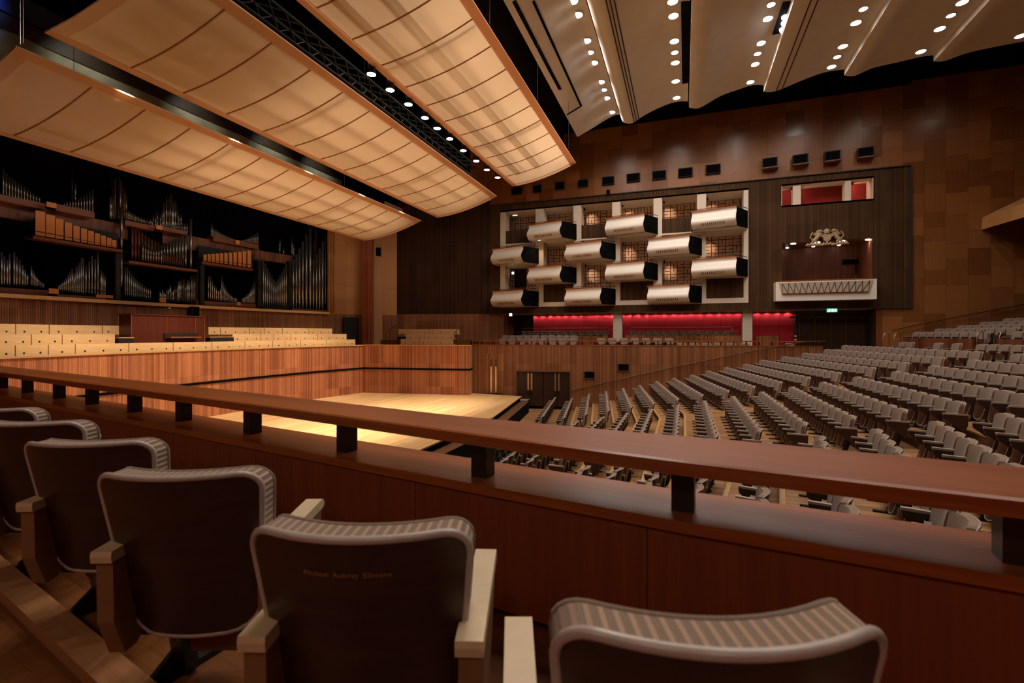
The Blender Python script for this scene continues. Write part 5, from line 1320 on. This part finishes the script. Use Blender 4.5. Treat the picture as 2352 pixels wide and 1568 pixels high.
def seat_parts(root, arms=(-1, 1), fine=True, mats=None, one_mesh=False):
    ax0, adz = (0, -.016) if fine else (0, 0); hw = .246
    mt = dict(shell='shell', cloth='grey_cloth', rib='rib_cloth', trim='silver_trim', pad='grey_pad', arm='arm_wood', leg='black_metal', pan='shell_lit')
    if mats: mt.update(mats)
    step = .03 if fine else .12; nn = 5 if fine else 2
    yb = lambda x, z: .015 - .235 * (z - .28) + 1.25 * x * x
    th = .085
    out = dense(rrect(.212, hw, .26, .80, .10, .055, nn), step); n = len(out)
    # rear shell
    m1 = MB(); disc(m1, [(x * .975, .52 + (z - .52) * .98) for x, z in out], lambda x, z: yb(x, z) - .004, 0, False)
    # trim round the shell
    m2 = MB(); m2.tube([(x, yb(x, z) + .002, z) for x, z in out], .0095 if fine else .012, 8 if fine else 4, 0, True)
    # upholstered front with ribbed edge band
    m3 = MB(); u = 0
    A = [(x, yb(x, z), z) for x, z in out]; B = [(x * 1.0, yb(x, z) + th, z) for x, z in out]
    for i in range(n):
        j = (i + 1) % n; d = math.dist(out[i], out[j])
        m3.face([A[i], A[j], B[j], B[i]], 1, [(u, 0), (u + d, 0), (u + d, th), (u, th)], True); u += d
    disc(m3, out, lambda x, z: yb(x, z) + th, 0, True, None, .022)
    if fine: m3.tube([(x * .985, yb(x, z) + th + .001, .52 + (z - .52) * .985) for x, z in out], .008, 6, 0, True)
    # tip-up seat, folded
    so = dense(rrect(.17, .215, .10, .50, .12, .04, nn), step)
    ys = lambda x, z: .17 + .16 * (.5 - z) - .9 * x * x
    m4 = MB(); disc(m4, so, lambda x, z: ys(x, z) - .045, 0, False, None, -.02)
    A = [(x, ys(x, z) - .045, z) for x, z in so]; B = [(x, ys(x, z) + .02, z) for x, z in so]
    for i in range(len(so)):
        j = (i + 1) % len(so); m4.face([A[i], A[j], B[j], B[i]], 0, None, True)
    m5 = MB(); disc(m5, so, lambda x, z: ys(x, z) + .022, 0, True, None, .012); 
    m5t = MB(); m5t.tube([(x, ys(x, z) + .02, z) for x, z in so], .006 if fine else .008, 6 if fine else 3, 0, True)
    res = [('back_shell', m1, 'shell'), ('edge_trim', m2, 'trim'), ('backrest', m3, ('cloth', 'rib')), ('seat', m4, 'cloth'), ('seat_shell', m5, 'pan'), ('seat_trim', m5t, 'trim')]
    for s_ in arms:
        aw = .262 if fine else .278; x0, x1 = ax0 + s_ * aw - .031, ax0 + s_ * aw + .031
        ma = MB(); ma.prism([(-.05, .555), (-.045, .36), (.0, .24), (.05, .24), (.345, .48), (.36, .57)], 0, x0 + .006, x1 - .006)
        mp = MB()
        if fine:
            mp.prism([(-.062, .585), (-.065, .57), (-.062, .55), (.36, .562), (.372, .575), (.366, .59), (.35, .598)], 0, x0, x1)
        else: mp.prism([(-.06, .585), (-.06, .555), (.36, .565), (.36, .598)], 0, x0, x1)
        res += [('arm', ma, 'arm'), ('arm_pad', mp, 'pad')]
    for q_ in res[-2 * len(arms):]: q_[1].v = [(x, y, z + adz) for x, y, z in q_[1].v]
    s_ = arms[0]
    m6 = MB()
    if fine:                           # splayed foot set square to the row, not to the seat
        m6.bar((-.10, .11, .32), (-.15, .24, .02), .085, .045, up=(.5, 1, 0)); m6.bar((-.235, .09, .012), (-.10, .36, .012), .06, .024); m6.bar((-.2, .15, .02), (-.155, .22, .09), .022, .05)
        m6.lathe([(.0, .032), (.014, .03), (.016, .024)], 8, c=(-.115, .33, 0))
    else:
        x = s_ * .264; m6.bar((x, .10, .30), (x, .20, .02), .05, .09, up=(0, 1, 0)); m6.bar((x, .06, .012), (x, .40, .012), .065, .024)
    m6.bar((-.22, .12, .23), (.25, .12, .23), .035, .03)
    res.append(('pedestal', m6, 'leg'))
    if one_mesh:
        big = MB(); keys = []; 
        for nm, m, mk in res:
            mk = mk if isinstance(mk, tuple) else (mk,); ids = []
            for q in mk:
                if mt[q] not in keys: keys.append(mt[q])
                ids.append(keys.index(mt[q]))
            b = len(big.v); big.v += m.v; big.f += [tuple(b + i for i in f) for f in m.f]; big.m += [ids[i] for i in m.m]; big.uv += m.uv; big.sm += m.sm
        return big, [M[k] for k in keys]
    parent = {}
    for nm, m, mk in res:
        mk = mk if isinstance(mk, tuple) else (mk,)
        par = root
        if nm == 'edge_trim': par = parent['back_shell']
        if nm in ('seat_shell', 'seat_trim'): par = parent['seat']
        if nm == 'arm_pad': par = parent['arm']
        o = m.build(nm, [M[mt[q]] for q in mk], par); parent[nm] = o
# ------------------------------------------------------------------ near terrace: six seats seen from behind
def near(px_lat, depth): return RT * px_lat + FW * depth
LEA = dict(pad='leather', arm='tan_leather')
FG = [(.312, .745, 0.0, 'grey seat at the right end of the near terrace row with worn ribbed top edge', 'seat'),
      (-.340, 1.10, -2.0, '', ''), (-1.035, 1.52, 2.0, '', ''), (-1.69, 1.94, 2.0, '', ''), (-2.34, 2.35, 3.0, '', ''), (-2.98, 2.75, 4.0, '', '')]
LB = ['ribbed grey near terrace seat with half hidden inscription, at the aisle end of the row',
      'ribbed grey theatre seat with a gilt name line on its dark back, near row',
      'ribbed grey theatre seat with plain back, third from the aisle end of the near row',
      'ribbed grey theatre seat, fourth from the aisle end of the near row',
      'ribbed grey theatre seat, fifth from the aisle end of the near row',
      'ribbed grey theatre seat, sixth from the aisle end of the near row, mostly hidden']
ARMDX = [(-.035, .0), (.035, -.012), (.05, .01), (.045, .02), (.04, .02), (.03, .02)]
proto = None; FGO = []
for i, (la, de, yaw, _, _) in enumerate(FG):
    p = near(la, de); p.z = ZC - 1.23
    if proto is None: proto = empty('theatre_chair', p); seat_parts(proto, (-1, 1), True, LEA); r = proto
    else: r = copy_tree(proto); r.location = p
    r.rotation_euler = (0, 0, TH + math.radians(yaw)); tag(r, LB[i], 'theatre seat', 'seats of the near terrace row'); FGO.append(r)
    for q_ in r.children:
        if q_.name.startswith('arm'): q_.location.x = ARMDX[i][0 if q_.bound_box[0][0] < 0 else 1]
def inscription(seat, text, x, z, size):
    cu = bpy.data.curves.new('inscription', 'FONT'); cu.body = text; cu.size = size; cu.align_x = 'CENTER'; cu.space_character = 1.15; cu.space_word = 1.4; cu.extrude = .0004
    o = bpy.data.objects.new('tmp', cu); COL.objects.link(o); dg = bpy.context.evaluated_depsgraph_get(); me = bpy.data.meshes.new_from_object(o.evaluated_get(dg)); bpy.data.objects.remove(o)
    me.materials.clear(); me.materials.append(M['gold_text'])
    for v in me.vertices:
        X, Y = v.co.x + x, v.co.y + z; v.co = (X, -.0 + .015 - .235 * (Y - .28) + 1.25 * X * X - .0075 - v.co.z, Y)
    q = bpy.data.objects.new('inscription', me); COL.objects.link(q); q.parent = [c for c in seat.children if c.name.startswith('back_shell')][0]
inscription(FGO[1], 'Michael Aubrey Ellmann', -.005, .718, .0165)
inscription(FGO[0], 'In Memory of', -.06, .70, .0165)
# ------------------------------------------------------------------ rail and parapet of the near terrace
zr, zp = ZC - .44, ZC - .68
Rb = [at_z(*q, zr) for q in ((-260, 812), (0, 839.5), (560, 898.8), (1050, 953.5), (1500, 994.8), (1640, 1005), (2200, 1057), (2352, 1072), (2700, 1103))]
Rf = [at_z(*q, zr) for q in ((-260, 822), (0, 854.4), (560, 925.3), (1050, 990.6), (1500, 1050.4), (1640, 1066.5), (2200, 1130.5), (2352, 1147), (2700, 1185))]
def resample(P, xs):
    out = []
    for x in xs:
        for a, b in zip(P[:-1], P[1:]):
            if a.x <= x <= b.x: t = (x - a.x) / (b.x - a.x); out.append(a.lerp(b, t)); break
        else: out.append(P[0].lerp(P[1], (x - P[0].x) / (P[1].x - P[0].x)) if x < P[0].x else P[-2].lerp(P[-1], (x - P[-2].x) / (P[-1].x - P[-2].x)))
    return out
xs = [-12 + .5 * i for i in range(18)] + [-3 + .25 * i for i in range(25)]
rb, rf = resample(Rb, xs), resample(Rf, xs)
root = empty('terrace_rail', (0, 0, 0), 0, 'broad polished reddish brown handrail on dark posts along the near terrace', 'handrail')
m = MB(); T = .052
for i in range(len(xs) - 1):
    a, b, c, d = rb[i], rb[i + 1], rf[i + 1], rf[i]; z1 = Vector((0, 0, T)); e = (a - d).normalized() * .012; zc_ = Vector((0, 0, .006))
    u0, u1 = xs[i], xs[i + 1]; w_ = (a - d).length
    m.face([d + e, c + e, b - e, a - e], 0, [(u0, 0), (u1, 0), (u1, w_), (u0, w_)], True)
    m.face([d - zc_, c - zc_, c + e, d + e], 0, [(u0, 0), (u1, 0), (u1, .02), (u0, .02)], True); m.face([a - e, b - e, b - zc_, a - zc_], 0, [(u0, 0), (u1, 0), (u1, .02), (u0, .02)], True)
    m.face([d - z1, c - z1, c - zc_, d - zc_], 0, [(u0, 0), (u1, 0), (u1, T), (u0, T)]); m.face([a - zc_, b - zc_, b - z1, a - z1], 0, [(u0, 0), (u1, 0), (u1, T), (u0, T)])
    m.face([a - z1, b - z1, c - z1, d - z1], 0, [(u0, 0), (u1, 0), (u1, w_), (u0, w_)])
m.build('top_rail', [M['rail_wood']], root)
for x in (7, 63.5, 134, 213, 307, 425.5, 583, 796, 1104.5, 1568.5, 2322):
    # the post stands on the rail's centre line
    best = min(((abs((to_px((rb[i].lerp(rb[i + 1], f) + rf[i].lerp(rf[i + 1], f)) / 2) or (9e9,))[0] - x), i, f) for i in range(len(xs) - 1) for f in (0, .125, .25, .375, .5, .625, .75, .875)))
    _, i, f = best; p = (rb[i].lerp(rb[i + 1], f) + rf[i].lerp(rf[i + 1], f)) / 2; d = rb[i + 1] - rb[i]
    m = MB(); m.box((p.x, p.y, (zr - T + zp) / 2), (.082, .082, zr - T - zp), 0, math.atan2(d.y, d.x)); m.build('post', [M['post']], root)
root = empty('terrace_parapet', (0, 0, 0), 0, 'reddish brown veneered parapet with overhanging ledge below the near handrail', 'parapet')
Pf = [at_z(*q, zp) for q in ((-260, 860), (0, 906), (560, 1012), (860, 1068), (1104, 1114), (1568, 1198), (2352, 1328), (2800, 1400))]
Pb = [Vector((p.x + .06, p.y + .36, p.z)) for p in Pf]
pf, pb = resample(Pf, xs), resample(Pb, xs)
m = MB(); zl = Vector((0, 0, .042))
for i in range(len(xs) - 1):
    a, b, c, d = pb[i], pb[i + 1], pf[i + 1], pf[i]; u0, u1 = xs[i], xs[i + 1]
    m.face([d, c, b, a], 0, [(u0, 0), (u1, 0), (u1, .36), (u0, .36)]); m.face([d - zl, c - zl, c, d], 0, [(u0, 0), (u1, 0), (u1, .042), (u0, .042)]); m.face([a, b, b - zl, a - zl], 0, [(u0, 0), (u1, 0), (u1, .042), (u0, .042)])
    m.face([a - zl, b - zl, c - zl, d - zl], 0)
m.build('ledge', [M['rail_wood']], root)
cuts = [-12] + [x for x in (-8.4, -6.9, -5.4, -3.9, -2.55, -1.26)] + [at_z(1432, 1300, ZC - .9).x if False else -.135, 1.05, 3.0]
for a, b in zip(cuts[:-1], cuts[1:]):
    m = MB(); q = resample(pf, [a + .002, (a + b) / 2, b - .002])
    for p, r_ in zip(q[:-1], q[1:]):
        n = Vector((-(r_ - p).y, (r_ - p).x, 0)).normalized() * .03; h = p.z - .042; z0 = ZC - 1.23
        P, R_ = p + n, r_ + n; P2, R2 = p + n * 6, r_ + n * 6
        m.face([(P.x, P.y, z0), (R_.x, R_.y, z0), (R_.x, R_.y, h), (P.x, P.y, h)], 0, [(p.x, 0), (r_.x, 0), (r_.x, .55), (p.x, .55)])
        m.face([(R2.x, R2.y, z0 - 2.5), (P2.x, P2.y, z0 - 2.5), (P2.x, P2.y, h), (R2.x, R2.y, h)], 0)
    m.build('panel', [M['parapet_wood']], root)
A, B = at_z(-40, 1285, ZC - 1.20), at_z(278, 1568, ZC - 1.20); d = (B - A).normalized(); A2, B2 = A - d * 6, A + d * 3.4
m = MB(); m.bar((A2.x, A2.y, ZC - 1.205), (B2.x, B2.y, ZC - 1.205), .105, .05); st(m.build('trim_12', [M['tread']]))

# ------------------------------------------------------------------ far terrace seats
tproto = empty('theatre_chair', (0, 0, 0)); seat_parts(tproto, (-1, 1), False); used = [False]
def tseat(P, rz, label, grp):
    if not used[0]: r = tproto; used[0] = True
    else: r = copy_tree(tproto)
    r.location = P; r.rotation_euler = (0, 0, rz); return tag(r, label, 'theatre seat', grp)
c6 = lambda x: 1100 + x / 3.5636
for i, x in enumerate([1207, 1220, 1235.5, 1250, 1267.5, 1284, 1301, 1318, 1337, 1355, 1372, 1388]):
    P = at_y(x, 765, 32.9); P.z = ZC - .62; tseat(P, PI + .35, 'grey rearmost far terrace seat, stage side of the column, %s from the stage' % ORD[i], 'far terrace seats')
for i, x in enumerate([1455, 1475, 1495, 1510, 1529, 1549, 1570, 1590, 1611, 1631, 1652, 1672]):
    P = at_y(x, 765, 32.9); P.z = ZC - .62; tseat(P, PI + .35, 'grey rearmost far terrace seat, lobby side of the column, %s from the column' % ORD[i], 'far terrace seats')
for i, x in enumerate([1162, 1178, 1195, 1212, 1231, 1250, 1268, 1286, 1304, 1319]):
    P = at_y(x, 775, 31.0); P.z = ZC - .94; tseat(P, PI + .35, 'grey seat of the second far terrace row, %s from the stage end' % ORD[i], 'far terrace seats')
for i, x in enumerate([1155, 1176, 1198, 1222, 1246, 1270, 1292, 1315]):
    P = at_y(x, 775, 29.9); P.z = ZC - 1.16; tseat(P, PI + .35, 'grey front far terrace seat behind the bronze rail, %s from the stage end' % ORD[i], 'far terrace seats')
for i, x in enumerate([1381, 1406, 1432, 1458, 1484, 1510, 1537]):
    P = terr_pt(x, 775, 1.6); P.z = ZC - 1.08; tseat(P, PI + .35, 'grey spaced-apart seat behind the bronze rail, %s past the low boarded front' % ORD[i], 'far terrace seats')
for i, x in enumerate([1566, 1595, 1624, 1651, 1680, 1711, 1813]):
    P = terr_pt(x, 775, 1.2); P.z = ZC - 1.36; tseat(P, PI + .35, 'grey seat sunk low behind the bronze rail, %s towards the lobby doors' % ORD[i], 'far terrace seats')

# ------------------------------------------------------------------ stalls
seats = []                            # (P, rz, row, block, index)
for k in range(1, 18):
    xc, z = XC[k], row_z(k); p_ = .556
    y = AIS[1] + .30; n = 0
    ys_c = [19.05 - .30 - p_ * i for i in range(12) if 19.05 - .30 - p_ * i > 12.4]
    for i, y in enumerate(ys_c): seats.append((Vector((xc, y, z)), PI / 2, k, 'centre', i, i == len(ys_c) - 1))
    for sgn, blk in ((1, 'far'), (-1, 'near')):
        L = math.sqrt(1 + SL * SL); i = 0
        while True:
            s_ = .30 + p_ * i; dy = s_ / L; yy = AIS[3] + dy if sgn > 0 else AIS[0] - dy; xx = xc - dy * SL
            lim = terr_far(xx) - .45 if sgn > 0 else 2.55 - .181 * xx
            if (sgn > 0 and yy > lim) or (sgn < 0 and yy < lim): break
            seats.append((Vector((xx, yy, z)), PI / 2 + sgn * math.atan(SL), k, blk, i, False)); i += 1
R18 = [(2058 + 16, 1), (2072 + 19, 1), (2155, 1), (2198, 1), (2216, 1)]
for i, (x, _) in enumerate(R18):
    P = at_z(x, 788, ZC - .46); P = Vector((row_x(12.1, 28.6), 0, 0)); d = ray(x, 786); t = 0
    # meets the row line
    for yy in [26 + .02 * q for q in range(260)]:
        q = to_px((row_x(12.1, yy), yy, ZC - .5))
        if q and abs(q[0] - x) < 1.5: P = Vector((row_x(12.1, yy), yy, ZC - 1.23)); break
    seats.append((P, PI / 2 + math.atan(SL), 18, 'far', i, False))
for i in range(8): 
    yy = 24.7 - .556 * i; seats.append((Vector((row_x(12.1, yy), yy, ZC - 1.23)), PI / 2 + math.atan(SL), 18, 'side', i, False))
for j in range(5):
    x0 = 13.3 + .93 * j; z = ZC - .72 + .17 * j
    for i in range(22):
        yy = 30.9 - .25 * 0 - .556 * i
        if 26.1 > yy > 24.9: continue
        seats.append((Vector((row_x(x0, yy), yy, z)), PI / 2 + math.atan(SL), 19 + j, 'rear', i, False))
def line_y(P, x):
    for a, b in zip(P[:-1], P[1:]):
        if a[0] <= x <= b[0]: return a[1] + (b[1] - a[1]) * (x - a[0]) / (b[0] - a[0])
    return 9e9
RB = [(-300, 805), (0, 839.5), (1050, 953), (1500, 995), (2200, 1057), (2700, 1103)]; RBO = [(-300, 860), (0, 866), (560, 943), (1085, 1024), (1568, 1086), (2352, 1190), (2700, 1230)]; PT = [(-300, 850), (0, 898), (860, 1050), (1104, 1096), (1568, 1175), (2352, 1300), (2700, 1360)]
vis = []
for s_ in seats:
    q = to_px(s_[0] + Vector((0, 0, .72)))
    if not q or q[0] < -40 or q[0] > 2440: continue
    x, y, w_ = q; ok = y < line_y(RB, x) + 20 or line_y(RBO, x) - 40 < y < line_y(PT, x) + 25
    vis.append((w_ if ok else w_ + 60, s_, ok))
vis.sort(key=lambda t: t[0])
NIND = 300
BN = {'centre': 'centre block', 'far': 'far block', 'near': 'near block', 'side': 'block past steps', 'rear': 'rear block'}
sproto = None; sproto2 = None
rest = []
for n, (w_, (P, rz, k, blk, i, end), ok) in enumerate(vis):
    if n >= NIND or not ok: rest.append((P, rz)); continue
    if end:
        if sproto2 is None: sproto2 = empty('stalls_chair', P); seat_parts(sproto2, (-1, 1), False); r = sproto2
        else: r = copy_tree(sproto2)
    else:
        if sproto is None: sproto = empty('stalls_chair', P); seat_parts(sproto, (-1,) if False else (1,), False); r = sproto
        else: r = copy_tree(sproto)
    r.location = P; r.rotation_euler = (0, 0, rz)
    if k <= 17: lb = 'grey tip-up stalls seat, %s row from the stage, %s, %s from %s' % (ORD[k - 1], BN[blk], ORD[i], 'its far aisle' if blk == 'centre' else 'the aisle')
    else: lb = 'grey seat, %s row behind the cross aisle, %s, %s from the far wall' % (ORD[k - 18], BN[blk], ORD[i])
    tag(r, lb, 'theatre seat', 'stalls seats, ' + BN[blk])
big, bm = seat_parts(None, (1,), False, None, True)
tot = MB()
for P, rz in rest:
    c, s_ = math.cos(rz), math.sin(rz); b = len(tot.v)
    tot.v += [(P.x + x * c - y * s_, P.y + x * s_ + y * c, P.z + z) for x, y, z in big.v]; tot.f += [tuple(b + q for q in f) for f in big.f]; tot.m += big.m; tot.uv += big.uv; tot.sm += big.sm
o = tot.build('stalls_seating', bm); tag(o, 'mass of remaining grey stalls seats in the farther rows and the rear block', 'theatre seats', None, 'stuff')
# =================================================================== lamp strengths
W_ = dict(sail0=165, sail1=180, sail2=150, stage=2400, stage2=2600, box=45, soffit=60, royal=22, niche=60, red=13, ceil=250, ceil2=350, near=19, concrete=120)
for o in LAMPS:
    t = o.data.get('tune')
    if t: o.data.energy = W_[t] * o.data.get('k', 1.0)
SC.view_settings.exposure = 0.0
